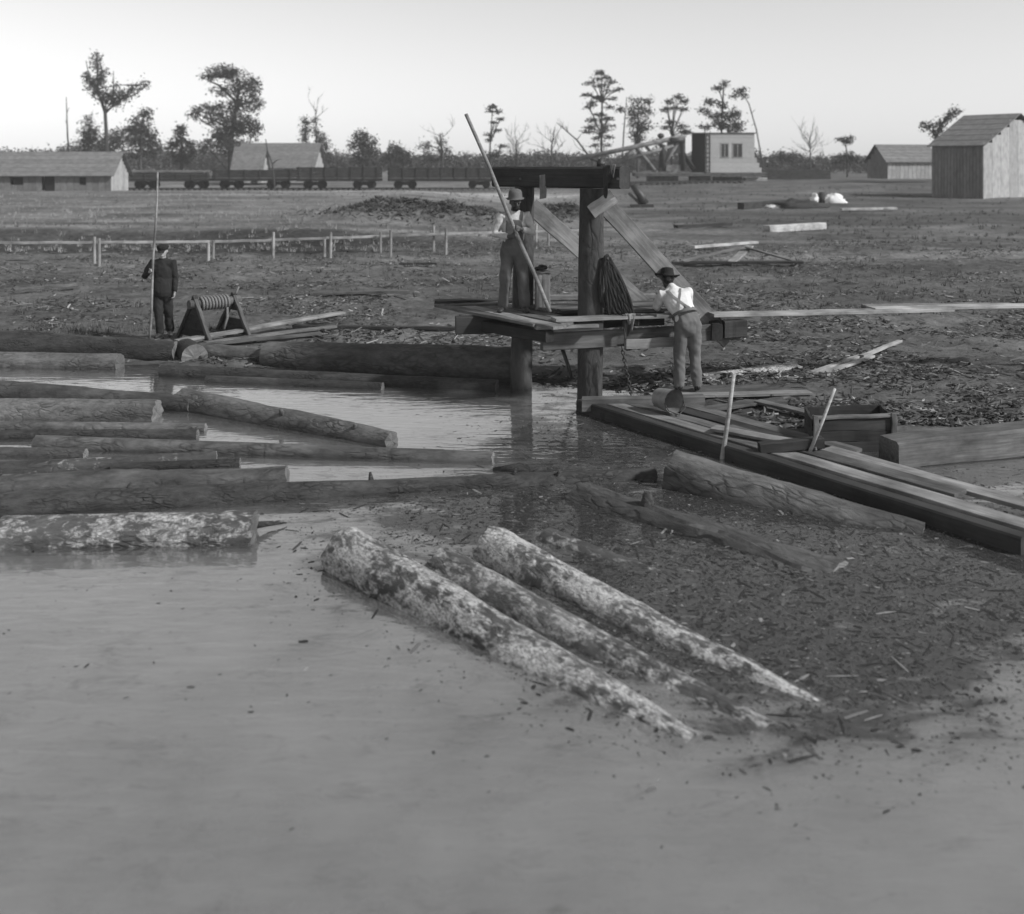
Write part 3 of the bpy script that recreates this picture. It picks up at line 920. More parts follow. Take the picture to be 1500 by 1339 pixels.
# ---------------------------------------------------------------- things on and under the stage
def wood_box(name, c, w, dp, h, mat, label, cat):
    r = empty(name, c, label, cat)
    c = Vector(c)
    t = 0.02
    for sx in (-1, 1):
        beam('side_board', c + Vector((sx * (w / 2 - t / 2), 0, 0)), c + Vector((sx * (w / 2 - t / 2), 0, h)), dp, t, mat, r, up=(sx, 0, 0), seed=sx + 3)
    for sy in (-1, 1):
        for k in (-1, 1):
            beam('board', c + Vector((k * (w / 4 - 0.01), sy * (dp / 2 + t / 2), 0.01)), c + Vector((k * (w / 4 - 0.01), sy * (dp / 2 + t / 2), h)), w / 2 - 0.004, t, mat, r, up=(0, sy, 0), seed=sy + k * 5 + 9)
    beam('lid', c + Vector((-w / 2 - .01, 0, h + t / 2)), c + Vector((w / 2 + .01, 0, h + t / 2)), dp + .06, t, mat, r, seed=4)
    return r
wood_box('wooden_box', (0.46, 15.46, 1.2), 0.22, 0.2, 0.56, 'grey_wood', 'upright narrow wooden box standing on the stage behind the pole', 'box')
mb = MB(); rr = random.Random(4)
for k in range(9):
    a = rr.uniform(0, 6.28)
    mb.ball((0.44 + 0.05 * math.cos(a), 15.46 + .04 * math.sin(a), 1.81 + rr.uniform(0, .04)), (0.055, 0.05, 0.03), 8, 6)
tag(mb.build('bundle', MT['rag_dark'], org=(0.46, 15.46, 1.78)), 'dark bundle of rag lying on the upright wooden box', 'bundle')

def loop_pts(top, bot, spread, sag, n=28, rr=random):
    """a hanging loop of rope between a peg and the deck"""
    top, bot = Vector(top), Vector(bot)
    ax = bot - top
    sd = Vector((ax.z, 0, -ax.x)).normalized()
    out = []
    for i in range(n):
        a = math.tau * i / n
        t = (1 - math.cos(a)) / 2
        out.append(top + ax * t + sd * (math.sin(a) * spread * (0.35 + 0.65 * math.sin(math.pi * min(t + 0.15, 1) * 0.75))) + Vector((rr.uniform(-.006, .006), sag * math.sin(math.pi * t) * -1 + rr.uniform(-.01, .01), rr.uniform(-.006, .006))))
    return out
coil = empty('rope_coil', P(905, 460, 14.66), 'thick hank of dark tarred rope hung from the front post down to the deck', 'rope')
rr = random.Random(12)
mb = MB(); q = P(884, 380, 14.66); mb.tube([q + Vector((-.05, .05, 0)), q + Vector((.06, -.08, .02))], 0.018, 6); mb.build('peg', MT['iron'], coil)
for i in range(11):
    mb = MB()
    bx = 893 + i * 3.6 + rr.uniform(-2, 2)
    mb.tube(loop_pts(P(886 + i * .4, 376 + rr.uniform(-2, 2), 14.62), P(bx, 462 + rr.uniform(-3, 1), 14.60), rr.uniform(.02, .07), .05, 28, rr), 0.021, 7, closed=True)
    mb.build('strand', MT['dark_rope'], coil)
for i in range(3):
    mb = MB()
    mb.tube(loop_pts(P(885, 378, 14.64), P(882 + i * 3, 446 + i * 5, 14.60), .05, .04, 24, rr), 0.018, 7, closed=True)
    mb.build('strand', MT['dark_rope'], coil)
mb = MB(); mb.tube([P(925, 461, 14.6), P(938, 463, 14.55), P(950, 461, 14.62), P(962, 462, 14.6)], 0.018, 7); mb.build('strand', MT['dark_rope'], coil)

def cloth(name, pa, pb, drop, mat, label, rr, fold=0.03, nx=12, nz_=10, skew=0.3, front=(0, -1, 0)):
    """cloth hung over an edge from pa to pb"""
    pa, pb = Vector(pa), Vector(pb); fr = Vector(front)
    vs, fs = [], []
    ph = rr.uniform(0, 6)
    for j in range(nz_ + 1):
        v = j / nz_
        for i in range(nx + 1):
            u = i / nx
            p = pa.lerp(pb, u * (1 - skew * v) + skew * v * 0.5)
            dd = drop * (0.75 + 0.35 * math.sin(u * 3.0 + ph) + 0.1 * math.sin(u * 9))
            f = fr * (fold * (0.4 + v) * math.sin(u * 10 + ph + v) + 0.012)
            vs.append(p + f + Vector((0, 0, 0.02 - dd * v)))
    for j in range(nz_):
        for i in range(nx):
            a = j * (nx + 1) + i
            fs.append((a, a + nx + 1, a + nx + 2, a + 1))
    mb = MB(); mb.add(vs, fs, 0, True)
    o = mb.build(name, MT[mat], org=pa)
    md = o.modifiers.new('thick', 'SOLIDIFY'); md.thickness = 0.008
    return tag(o, label, 'cloth')
rr = random.Random(3)
BN = Vector((-FD.y, FD.x, 0)) * -1
q0 = PF + FD * 0.30 - Vector((FD.y * -1, FD.x, 0)) * 0.165 + Vector((0, 0, 3.37))
cloth('cloth', PF + FD * 0.33 + BN * -0.0 + Vector((-0.095, -0.125, 3.36)), PF + FD * 0.50 + Vector((-0.095, -0.125, 3.36)), 0.40, 'rag_dark', 'dark cloth draped over the end of the cross beam', rr, front=(-.5, -.85, 0), fold=0.02)
cloth('cloth', PF + FD * 0.47 + Vector((-0.115, -0.15, 3.37)), PF + FD * 0.56 + Vector((-0.115, -0.15, 3.37)), 0.24, 'rag', 'small pale rag hanging beside the dark cloth on the cross beam', rr, front=(-.5, -.85, 0), fold=0.015, skew=.7)
cloth('cloth', (1.56, 14.52, 1.25), (1.84, 14.60, 1.25), 0.36, 'rag_dark', 'dark cloth hanging over the front edge of the deck', rr, fold=0.02)
cloth('cloth', (1.60, 14.48, 1.26), (1.75, 14.52, 1.26), 0.28, 'rag', 'grey rag hanging over the dark cloth on the deck edge', rr, fold=0.02, skew=.7)

def torus_pts(c, ax, up, ra, rb, n=14):
    ax, up = Vector(ax), Vector(up)
    return [Vector(c) + ax * (ra * math.cos(math.tau * i / n)) + up * (rb * math.sin(math.tau * i / n)) for i in range(n)]
chain = empty('chain', P(925, 582, 14.5), 'iron chain hanging from the deck edge down to the water', 'chain')
a, b = P(911, 508, 14.45), P(925, 582, 14.45)
nl = 13
up = (b - a).normalized()
for i in range(nl):
    mb = MB()
    c = a.lerp(b, (i + .5) / nl)
    ax = Vector((1, 0, 0)) if i % 2 else Vector((0, 1, 0))
    mb.tube(torus_pts(c, ax, up, 0.022, (b - a).length / nl * 0.68), 0.009, 6, closed=True)
    mb.build('link', MT['iron'], chain)
mb = MB(); mb.tube([P(824, 512, 14.9), P(831, 532, 14.88), P(838, 556, 14.85)], [.03, .028, .02], 8)
tag(mb.build('iron_rod', MT['iron'], org=P(838, 556, 14.85)), 'dark rod hanging below the deck between the two posts', 'rod')

# ---------------------------------------------------------------- plank dock at the water
DD = Vector((0.568, -0.823, 0)); DN = Vector((0.823, 0.568, 0))
D0 = Vector((0.93, 14.0, 0))
dock = empty('plank_dock', D0 + DD * 2.8 + DN * .5, 'low plank dock running from the front post along the pond', 'dock')
def dk(u, v, z): return D0 + DD * u + DN * v + Vector((0, 0, z))
beam('edge_timber', dk(-0.1, 0.09, 0.055), dk(6.2, 0.06, 0.045), 0.17, 0.21, 'tarred', dock, seed=70, warp=.01)
for i, (u0, u1, v, w, mt, z) in enumerate(((0.25, 3.0, 0.30, 0.21, 'grey_wood', .135), (0.1, 2.4, 0.56, 0.22, 'old_wood', .125), (2.1, 5.2, 0.62, 0.25, 'old_wood', .15), (0.5, 3.2, 0.86, 0.22, 'dark_wood', .125), (3.06, 6.2, 0.33, 0.25, 'grey_wood', .135), (3.4, 6.3, 0.9, 0.24, 'grey_wood', .13), (0.3, 3.6, 1.12, 0.22, 'old_wood', .12))):
    beam('plank', dk(u0, v, z), dk(u1, v + 0.03, z - .005), w, 0.045, mt, dock, seed=71 + i, warp=0.006)
for i, u in enumerate((0.5, 1.9, 3.3, 4.7, 6.0)):
    beam('bearer', dk(u, 0.0, 0.04), dk(u + .02, 1.25, 0.04), 0.14, 0.10, 'tarred', dock, seed=80 + i)
beam('end_timber', (0.95, 13.88, 0.14), (2.62, 14.0, 0.14), 0.15, 0.19, 'old_wood', dock, seed=86)
# boards the bending man stands on
stand = empty('board_staging', (3.0, 14.65, 0), 'loose flat staging of boards below the deck edge', 'staging')
for i in range(3):
    y0 = 14.48 + 0.2 * i
    beam('plank', (1.95 + .1 * i, y0, 0.12), (4.25 - .25 * i, y0 + .16, 0.13), 0.19, 0.04, ('grey_wood', 'old_wood', 'old_wood')[i], stand, seed=90 + i, warp=.005)
for x in (2.1, 3.2, 4.0):
    beam('bearer', (x, 14.38, 0.04), (x + .05, 15.0, 0.05), 0.12, 0.11, 'tarred', stand, seed=x)
GL = 'loose boards around the dock'
loose('board', G(1045, 627, .2), G(1200, 655, .2), 0.20, 0.035, 'grey_wood', 'grey board lying flat on the dock just behind the standing pole', 'board', GL, seed=1)
loose('timber', G(1112, 656, .2), G(1205, 648, .25), 0.12, 0.12, 'tarred', 'short square black timber lying across the planks of the dock', 'timber', GL, seed=2)
loose('board', G(1020, 602, .12), G(1160, 583, .12), 0.18, 0.04, 'old_wood', 'brown board lying in the mud behind the tipped bucket', 'board', GL, seed=3)
loose('board', G(1110, 588, .14), G(1240, 618, .14), 0.16, 0.035, 'old_wood', 'board lying on the mud pointing at the low plank bin', 'board', GL, seed=4)
GP = 'pale sticks of lumber on the bank'
loose('batten', G(1186, 547, .16), G(1262, 521, .18), 0.10, 0.04, 'pale_wood', 'pale batten on the bank, left one of a side by side pair', 'batten', GP, seed=5)
loose('batten', G(1204, 547, .16), G(1278, 522, .18), 0.10, 0.04, 'pale_wood', 'pale batten on the bank, right one of a side by side pair', 'batten', GP, seed=6)
loose('batten', G(1262, 522, .20), G(1318, 500, .20), 0.09, 0.04, 'pale_wood', 'pale batten lying end to end beyond the side by side pair', 'batten', GP, seed=7)

# low plank bin and the big squared timber beside the dock
bin_ = empty('plank_bin', G(1250, 664, 0), 'low open bin of dark planks beside the dock', 'bin')
b0, b1 = G(1194, 664, 0.0), G(1308, 660, 0.0)
zt = 0.42
for k in range(3):
    z = 0.06 + k * 0.13
    beam('plank', b0 + Vector((0, 0, z)), b1 + Vector((0, 0, z)), 0.03, 0.125, 'dark_wood', bin_, seed=k)
    beam('plank', b0 + Vector((0.1, .7, z)), b1 + Vector((0.1, .7, z)), 0.03, 0.125, 'dark_wood', bin_, seed=k + 4)
    beam('plank', b1 + Vector((.02, .02, z)), b1 + Vector((0.1, .68, z)), 0.03, 0.125, 'dark_wood', bin_, seed=k + 8)
    beam('plank', b0 + Vector((-.02, .02, z)), b0 + Vector((0.08, .68, z)), 0.03, 0.125, 'dark_wood', bin_, seed=k + 12)
for q in (b0, b1): beam('corner_post', q + Vector((0, -.035, -.2)), q + Vector((0, -.035, zt + .03)), 0.06, 0.04, 'grey_wood', bin_, up=(0, -1, 0))
beam('top_rail', b0 + Vector((-.03, 0, zt)), b1 + Vector((.03, 0, zt)), 0.09, 0.03, 'grey_wood', bin_)
loose('squared_timber', G(1312, 688, 0) + Vector((0, .2, .13)), G(1530, 668, 0) + Vector((0, .2, .16)), 0.36, 0.34, 'old_wood', 'huge squared timber lying half afloat beyond the plank bin', 'timber', None, seed=9, warp=.01)

# ---------------------------------------------------------------- sticks, bucket
mb = MB(); mb.tube([G(1058, 672, 0) - Vector((.03, 0, .4)), G(1058, 672, 0), P(1067, 610, 11.85), P(1075, 548, 11.9)], [.028, .028, .026, .022], 9)
tag(mb.build('pole', MT['pole_wood'], org=G(1058, 672, 0)), 'worn straight pole stuck upright in the water at the dock edge', 'pole')
st_t, q = P(1223, 569, 11.5), P(1198, 632, 11.5); q = q + (q - st_t) * ((q.z - .12) / (st_t.z - q.z))
mb = MB(); mb.tube([q, q.lerp(st_t, .5) + Vector((.006, 0, 0)), st_t], [.022, .02, .017], 8)
tag(mb.build('stick', MT['pale_wood'], org=q), 'short whitish peeled stick leaning upright beside the low plank bin', 'stick')
bk = empty('bucket', P(982, 608, 13.25), 'tipped tin bucket with its dark mouth showing on the dock', 'bucket')
c0 = P(965, 590, 13.5); c1 = c0 + Vector((0.16, -0.24, -0.01)); c0.z = c1.z = 0.32
ax = (c1 - c0).normalized()
mb = MB(); mb.tube([c0, c1], [.125, .160], 22, False); mb.tube([c1, c0 + ax * .012], [.153, .118], 22, False)
mb.tube([c1 - ax * .012, c1 + ax * .006], [.166, .168], 22, False); mb.build('shell', MT['tin'], bk)
mb = MB(); mb.tube([c0 + ax * .003, c0 + ax * .010], .124, 22); mb.build('bottom', MT['tin'], bk)
mb = MB(); e = Vector((ax.y, -ax.x, 0)); mb.tube([c1 + e * .168, c1 + ax * .06 + e * .14 - Vector((0, 0, .09)), c1 + ax * .1 - Vector((0, 0, .15)), c1 + ax * .06 - e * .14 - Vector((0, 0, .09)), c1 - e * .168], .008, 6); mb.build('bail', MT['iron'], bk)

# ---------------------------------------------------------------- rope winch on the bank
wz = 0.16
wc = G(312, 492, wz)
win = empty('rope_winch', wc, 'low wooden winch with two triangular side frames and a rope-wound drum', 'winch')
AX = Vector((0.72, 0.69, 0)); PD = Vector((0.71, -0.70, 0))
apx = []
for s in (-1, 1):
    c = wc + AX * (0.40 * s) + Vector((0, .1, 0))
    top = c + Vector((0, 0, 0.72)); apx.append(top)
    l, r = c - PD * 0.60, c + PD * 0.60
    # triangular boarding, leg timbers and sill
    n = 5
    for k in range(n):
        u0, u1 = k / n, (k + 1) / n
        a0, a1 = l.lerp(top, u0) + PD * .05, l.lerp(top, u1) + PD * .05
        e0, e1 = r.lerp(top, u0) - PD * .05, r.lerp(top, u1) - PD * .05
        mb = MB(); th = AX * 0.018
        vs = [a0 - th, e0 - th, e1 - th * .98, a1 - th * .98, a0 + th, e0 + th, e1 + th * .98, a1 + th * .98]
        vs = [v + Vector((0, 0, 0.004 * (1 if j in (0, 1, 4, 5) else -1))) for j, v in enumerate(vs)]
        mb.add(vs, [(0, 1, 2, 3), (7, 6, 5, 4), (0, 4, 5, 1), (1, 5, 6, 2), (2, 6, 7, 3), (3, 7, 4, 0)], 0, False)
        if s == -1 or k in (0, 1, 3, 4): mb.build('board', MT['dark_wood'], win)
    beam('leg', l + Vector((0, 0, -.05)), top + PD * .03 + Vector((0, 0, .04)), 0.08, 0.09, 'dark_wood', win, up=AX, seed=s)
    beam('leg', r + Vector((0, 0, -.05)), top - PD * .03 + Vector((0, 0, .045)), 0.075, 0.07, 'old_wood', win, up=AX, seed=s + 5)  # lit right edge put into paler timber than the shaded boarding
a, b = apx[0] - AX * .12 + Vector((0, 0, -.10)), apx[1] + AX * .12 + Vector((0, 0, -.10))
mb = MB(); mb.tube([a, b], 0.085, 14); mb.build('drum', MT['old_wood'], win)
mb = MB(); pts = []
u = (b - a).normalized(); e1 = Vector((0, 0, 1)); e2 = u.cross(e1)
for i in range(9 * 14):
    t = i / (9 * 14); th = i / 14 * math.tau
    pts.append(a.lerp(b, .22 + .56 * t) + e1 * (0.115 * math.cos(th)) + e2 * (0.115 * math.sin(th)))
pts += [pts[-1] + Vector((.03, -.1, -.15)), pts[-1] + Vector((.05, -.15, -.4)), pts[-1] + Vector((.0, -.22, -.62))]
mb.tube(pts, 0.026, 7); mb.build('rope', MT['rope'], win)
for k, (dx, dy) in enumerate(((.10, .24), (-.16, .1))):
    mb = MB(); q = apx[1] + Vector((0, 0, -.08)); mb.tube([q - Vector((dx, 0, dy)), q + Vector((dx, 0, dy))], .016, 6); mb.build('crank_bar', MT['pole_wood'], win)
GW = 'planks lying beside the winch'
loose('plank', G(258, 500, .2), G(502, 458, .34), 0.20, 0.05, 'grey_wood', 'long grey plank sloping up past the winch, uppermost of the loose pile', 'plank', GW, seed=1)
loose('plank', G(300, 502, .16), G(492, 478, .24), 0.16, 0.045, 'grey_wood', 'plank lying below the sloping one beside the winch', 'plank', GW, seed=2)
loose('plank', G(280, 506, .14), G(470, 488, .20), 0.15, 0.045, 'old_wood', 'dark plank at the bottom of the loose pile beside the winch', 'plank', GW, seed=3)
GM = 'timber left lying in the litter'
loose('plank', G(446, 430, .22), G(600, 427, .22), 0.22, 0.06, 'old_wood', 'half buried plank on the littered ground between winch and rail', 'plank', GM, seed=4)
loose('plank', G(20, 424, .24), G(112, 417, .26), 0.22, 0.06, 'grey_wood', 'pale plank in the litter behind the man in black', 'plank', GM, seed=5)
loose('plank', G(430, 478, .18), G(672, 481, .18), 0.14, 0.06, 'dark_wood', 'long dark plank along the mud between winch and landing stage', 'plank', GM, seed=6)
loose('plank', G(800, 436, .2), G(960, 434, .25), 0.2, 0.12, 'grey_wood', 'grey timber lying on the ground beyond the landing stage', 'plank', GM, seed=7)
loose('plank', G(585, 386, .25), G(640, 386, .25), 0.3, 0.05, 'dark_wood', 'short dark plank near the foot of the rail posts', 'plank', GM, seed=8)
loose('plank', G(1015, 362, .3), G(1108, 355, .3), 0.2, 0.10, 'pale_wood', 'pale pole-like plank beyond the wedge of lumber', 'plank', GM, seed=9)
wed = empty('lumber_pile', G(1085, 384, .2), 'low wedge-shaped pile of boards leaning on one another in the field', 'lumber')
beam('board', G(985, 385, .25), G(1175, 384, .28), 0.35, 0.07, 'dark_wood', wed, seed=1)
beam('board', G(1000, 383, .28), G(1090, 382, .28) + Vector((0, .2, .42)), 0.30, 0.05, 'grey_wood', wed, seed=2)
beam('board', G(1072, 384, .28), G(1100, 379, .28) + Vector((0, .2, .40)), 0.28, 0.05, 'pale_wood', wed, seed=3)
beam('board', G(1165, 383, .28), G(1092, 381, .28) + Vector((0, .3, .42)), 0.26, 0.05, 'old_wood', wed, seed=4)
GD = 'boards scattered in the far field'
loose('board', G(1122, 336, .3), G(1205, 331, .35), 0.5, 0.35, 'pale_wood', 'pale box-like timber lying in the field beyond the lumber wedge', 'timber', GD, seed=1)
loose('board', G(1232, 307, .45), G(1312, 305, .5), 0.4, 0.15, 'pale_wood', 'pale board on the ground beside the white heap', 'board', GD, seed=2)
loose('board', G(1085, 303, .5), G(1150, 298, .55), 0.5, 0.55, 'dark_wood', 'dark baulk lying near the white heap', 'timber', GD, seed=3)
loose('board', G(990, 332, .3), G(1070, 328, .3), 0.3, 0.15, 'dark_wood', 'thin dark board in the field towards the loader', 'board', GD, seed=4)
loose('board', G(1265, 449, .2), G(1480, 446, .2), 0.25, 0.08, 'grey_wood', 'long grey board on the ground past the walkway', 'board', GD, seed=5)

# ---------------------------------------------------------------- rail on paired posts
rail = empty('rail_fence', G(400, 376, .2), 'long low rail carried on pairs of pale stakes before the grassy bank', 'rail fence')
posts = [(145, 387, 349), (138, 383, 347), (312, 377, 352), (305, 380, 356), (400, 377, 340), (484, 377, 340), (475, 374, 350), (572, 376, 337), (557, 369, 340), (653, 370, 334), (635, 366, 331), (785, 362, 328), (803, 360, 326)]
for i, (px, yb, yt) in enumerate(posts):
    b = G(px, yb, 0.2); b.z = ground_z(b.x, b.y) - .1
    t = P(px + .5, yt, b.y)
    round_post('stake', b, t, 0.055, 0.045, 'rail_wood', rail, i, 0.1)
line = [(-25, 356), (142, 355), (308, 354), (400, 352), (478, 349), (565, 346), (645, 343), (720, 341), (800, 339), (905, 336)]
for i in range(len(line) - 1):
    (xa, ya), (xb, yb) = line[i], line[i + 1]
    da, db = 34 + 4 * xa / 650, 34 + 4 * xb / 650
    beam('rail', P(xa, ya, da), P(xb, yb, db), 0.10, 0.09, 'rail_wood', rail, seed=i, warp=.012)
# ---------------------------------------------------------------- railway
TD = 120.0
def gz(px, d): return ground_z((px - 750) * d / F, d)
track = empty('railway_track', (0, TD, 0.3), 'railway track under the string of log cars', 'track')
for s in (-0.72, 0.72):
    mb = MB(); pts = []
    for i in range(31):
        x = -75 + i * 3.4
        pts.append(Vector((x, TD + s, ground_z(x, TD) + 0.22)))
    for i in range(30): mb.bar(pts[i], pts[i + 1], 0.09, 0.12)
    mb.build('rail', MT['iron'], track)
mb = MB()
for i in range(160):
    x = -75 + i * 0.64
    mb.box((x, TD, ground_z(x, TD) + 0.08), (0.22, 2.5, 0.18))
o = mb.build('ties', MT['old_wood'], track); o['kind'] = 'stuff'

wheel_me = None
def wheel_mesh():
    mb = MB()
    seg = 18
    for (y0, y1, r) in ((-.07, .07, .42),):
        mb.tube([(0, -.08, 0), (0, -.075, 0), (0, .05, 0), (0, .055, 0), (0, .09, 0)], [.36, .41, .41, .46, .46], seg)
    mb.tube([(0, -.16, 0), (0, -.07, 0)], [.10, .12], 10)
    return mb.mesh('wheel', MT['car_dark'])
wheel_me = wheel_mesh()
def add_trucks(root, xs, d, z):
    for xc in xs:
        mb = MB()
        for s in (-1, 1):
            mb.bar((xc - 1.15, d + s * .95, z + .42), (xc + 1.15, d + s * .95, z + .42), .12, .16)
            mb.bar((xc - .8, d + s * .95, z + .68), (xc + .8, d + s * .95, z + .68), .12, .10)
            mb.bar((xc - .35, d + s * .95, z + .55), (xc + .35, d + s * .95, z + .55), .14, .3)
        mb.bar((xc, d - .95, z + .6), (xc, d + .95, z + .6), .35, .2)
        mb.build('truck_frame', MT['car_dark'], root)
        for dx in (-.82, .82):
            for s in (-1, 1):
                w = bpy.data.objects.new('wheel', wheel_me); COL.objects.link(w)
                m = T((xc + dx, d + s * .78, z + .42))
                if s > 0: m = m @ Matrix.Rotation(math.pi, 4, 'Z')
                place(w, m, root)
def log_car(pa, pb, top, label, nst=7, sides=True, load=None):
    xa, xb = (pa - 750) * TD / F, (pb - 750) * TD / F
    z = ground_z((xa + xb) / 2, TD) + 0.26
    r = empty('rail_car', ((xa + xb) / 2, TD, z), label, 'rail car', 'log cars standing on the track')
    beam('sill', (xa, TD - 1.3, z + .95), (xb, TD - 1.3, z + .95), .15, .30, 'car_dark', r)
    beam('sill', (xa, TD + 1.3, z + .95), (xb, TD + 1.3, z + .95), .15, .30, 'car_dark', r)
    mb = MB(); mb.box(((xa + xb) / 2, TD, z + 1.13), (xb - xa, 2.75, .09)); mb.build('deck', MT['old_wood'], r)
    zt = H - (top - HY) * TD / F
    if sides:
        n = 4
        hh = (zt - z - 1.18) / n
        for s in (-1, 1):
            for k in range(n):
                beam('side_board', (xa, TD + s * 1.32, z + 1.19 + hh * (k + .5)), (xb, TD + s * 1.32, z + 1.19 + hh * (k + .5)), .06, hh - .02, 'car', r, seed=k + pa)
    for i in range(nst):
        x = xa + .3 + (xb - xa - .6) * i / (nst - 1)
        beam('stake', (x, TD - 1.41, z + .85), (x, TD - 1.41, zt + .08), .12, .09, 'dark_wood', r, up=(0, -1, 0), seed=i)
    if load:
        rr = random.Random(pa)
        for k in range(load):
            yy = -1.0 + 2.0 * (k % 4) / 3; zz = z + 1.42 + .42 * (k // 4)
            round_post('load_log', (xa + rr.uniform(.1, .6), TD + yy, zz), (xb - rr.uniform(.1, .9), TD + yy + rr.uniform(-.1, .1), zz), .24, .2, 'bark_mid', r, k + pa)
    add_trucks(r, (xa + 1.9, xb - 1.9), TD, z)
    return r
log_car(192, 312, 255, 'low loaded log car nearest the far gabled house', 6, True, 8)
log_car(316, 432, 249, 'log car standing before the house with the porch', 6, True)
log_car(438, 558, 245, 'high-sided car beside the gap in the string of cars', 7, True)
log_car(570, 726, 246, 'long high-sided car beyond the pole of the man on the stage', 9, True)
log_car(736, 884, 258, 'half hidden flat car with logs behind the cross beam', 6, False, 8)

# ---------------------------------------------------------------- steam log loader
LD = 130.0
lz = ground_z((1050 - 750) * LD / F, LD)
ld = empty('log_loader', P(1050, 268, LD), 'steam log loader with pale boarded cabin, dark open front and lattice boom', 'log loader')
def LP(px, py, dy=0.0):
    return P(px, py, LD) + Vector((0, dy, 0))
x0, x1 = LP(928, 0).x, LP(1118, 0).x
zd = LP(0, 256).z
for s in (-1.4, 1.4): beam('sill', (x0, LD + s, zd), (x1, LD + s, zd - .0), .2, .38, 'old_wood', ld, seed=s)
mb = MB(); mb.box(((x0 + x1) / 2, LD, zd + .24), (x1 - x0, 3.0, .10)); mb.build('deck', MT['grey_wood'], ld)
zb, ztp = zd + .29, LP(0, 196).z
hx0, hx1 = LP(1030, 0).x, LP(1101, 0).x
n = 8
for k in range(n):                    # boarded side with two windows
    hh = (ztp - zb) / n
    zc = zb + hh * (k + .5)
    if k in (3, 4, 5):
        wx = [LP(p, 0).x for p in (1052, 1064, 1069, 1084)]
        for (a, b) in ((hx0, wx[0]), (wx[1], wx[2]), (wx[3], hx1)):
            beam('siding', (a, LD - 1.5, zc), (b, LD - 1.5, zc), .05, hh - .012, 'paint', ld, seed=k + a)
    else:
        beam('siding', (hx0, LD - 1.5, zc), (hx1 + (0.9 - .3 * k if k < 3 else 0), LD - 1.5, zc), .05, hh - .012, 'paint', ld, seed=k)
hh = (ztp - zb) / n
for (pa, pb) in ((1052, 1064), (1069, 1084)):
    a, b = LP(pa, 0).x, LP(pb, 0).x; za, zc = zb + hh * 3, zb + hh * 6
    mb = MB()
    for q in ((a, b, za, za + .1), (a, b, zc - .1, zc), (a, a + .1, za, zc), (b - .1, b, za, zc), ((a + b) / 2 - .04, (a + b) / 2 + .04, za, zc)):
        mb.box(((q[0] + q[1]) / 2, LD - 1.52, (q[2] + q[3]) / 2), (q[1] - q[0], .08, q[3] - q[2]))
    w = mb.build('window', MT['wall_pale'], ld)
    mb = MB(); mb.box(((a + b) / 2, LD - 1.47, (za + zc) / 2), (b - a, .02, zc - za)); mb.build('pane', MT['glass'], w)
# back wall, roof, rear, solid panel coloured as the shade of the open front, ladder battens
mb = MB(); mb.box(((hx0 + hx1) / 2, LD + 1.5, (zb + ztp) / 2), (hx1 - hx0, .06, ztp - zb)); mb.build('rear_wall', MT['paint'], ld)
mb = MB(); mb.box((hx1, LD, (zb + ztp) / 2), (.06, 2.9, ztp - zb)); mb.build('end_wall', MT['paint'], ld)
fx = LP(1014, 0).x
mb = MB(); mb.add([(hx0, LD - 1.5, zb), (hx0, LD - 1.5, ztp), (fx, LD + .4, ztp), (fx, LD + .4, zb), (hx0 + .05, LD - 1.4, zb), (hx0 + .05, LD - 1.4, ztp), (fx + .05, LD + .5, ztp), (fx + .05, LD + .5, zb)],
    [(0, 1, 2, 3), (7, 6, 5, 4), (0, 4, 5, 1), (1, 5, 6, 2), (2, 6, 7, 3), (3, 7, 4, 0)], 0, False); mb.build('front_shade', MT['dark_in'], ld)
mb = MB(); mb.box(((fx + hx1) / 2 + .1, LD, ztp + .06), (hx1 - fx + .5, 3.3, .10)); mb.build('roof', MT['old_wood'], ld)
for p in (1031.5, 1036.5):
    a = LP(p, 0).x; beam('ladder_rail', (a, LD - 1.58, zb), (a, LD - 1.58, ztp), .08, .06, 'dark_wood', ld, up=(0, -1, 0))
for k in range(9):
    z = zb + .3 + k * (ztp - zb - .5) / 8; beam('rung', (LP(1031.5, 0).x, LD - 1.6, z), (LP(1036.5, 0).x, LD - 1.6, z), .06, .06, 'dark_wood', ld)
mb = MB(); mb.tube([LP(1068, 196), LP(1068, 186)], .28, 10); mb.build('chimney', MT['iron'], ld)
def strut(nm, a, b, r=.13, mt='old_wood', dy=0.0):
    mb = MB(); mb.tube([LP(a[0], a[1], dy), LP(b[0], b[1], dy)], r * 1.5, 7); return mb.build(nm, MT[mt], ld)
for dy in (-.8, .8):
    strut('boom', (1000, 200), (838, 235), .20, 'grey_wood', dy)
    strut('boom_chord', (985, 213), (905, 238), .15, 'grey_wood', dy)
    strut('a_frame_leg', (930, 214), (910, 239), .14, 'grey_wood', dy)
    strut('a_frame_leg', (930, 214), (958, 250), .15, 'grey_wood', dy)
    strut('mast', (970, 212), (970, 250), .18, 'dark_wood', dy)
    strut('mast', (999, 202), (999, 250), .20, 'dark_wood', dy)
    strut('diagonal', (966, 250), (992, 210), .14, 'grey_wood', dy)
    strut('diagonal', (1000, 224), (1016, 248), .14, 'dark_wood', dy)
    strut('lattice', (860, 231), (880, 238), .08, 'dark_wood', dy); strut('lattice', (945, 213), (955, 225), .1, 'grey_wood', dy)
    strut('stay', (1004, 200), (870, 226), .05, 'iron', dy); strut('stay', (930, 214), (838, 235), .06, 'iron', dy)
mb = MB(); q = LP(990, 216); mb.box(q, (2.0, 1.8, 1.6)); mb.tube([q + Vector((-.9, -.95, .9)), q + Vector((.9, -.95, .9))], .35, 10); mb.build('hoist_drum', MT['iron'], ld)
mb = MB(); q = LP(955, 243); mb.box(q, (1.6, 1.6, 1.1)); mb.build('engine_block', MT['iron'], ld)
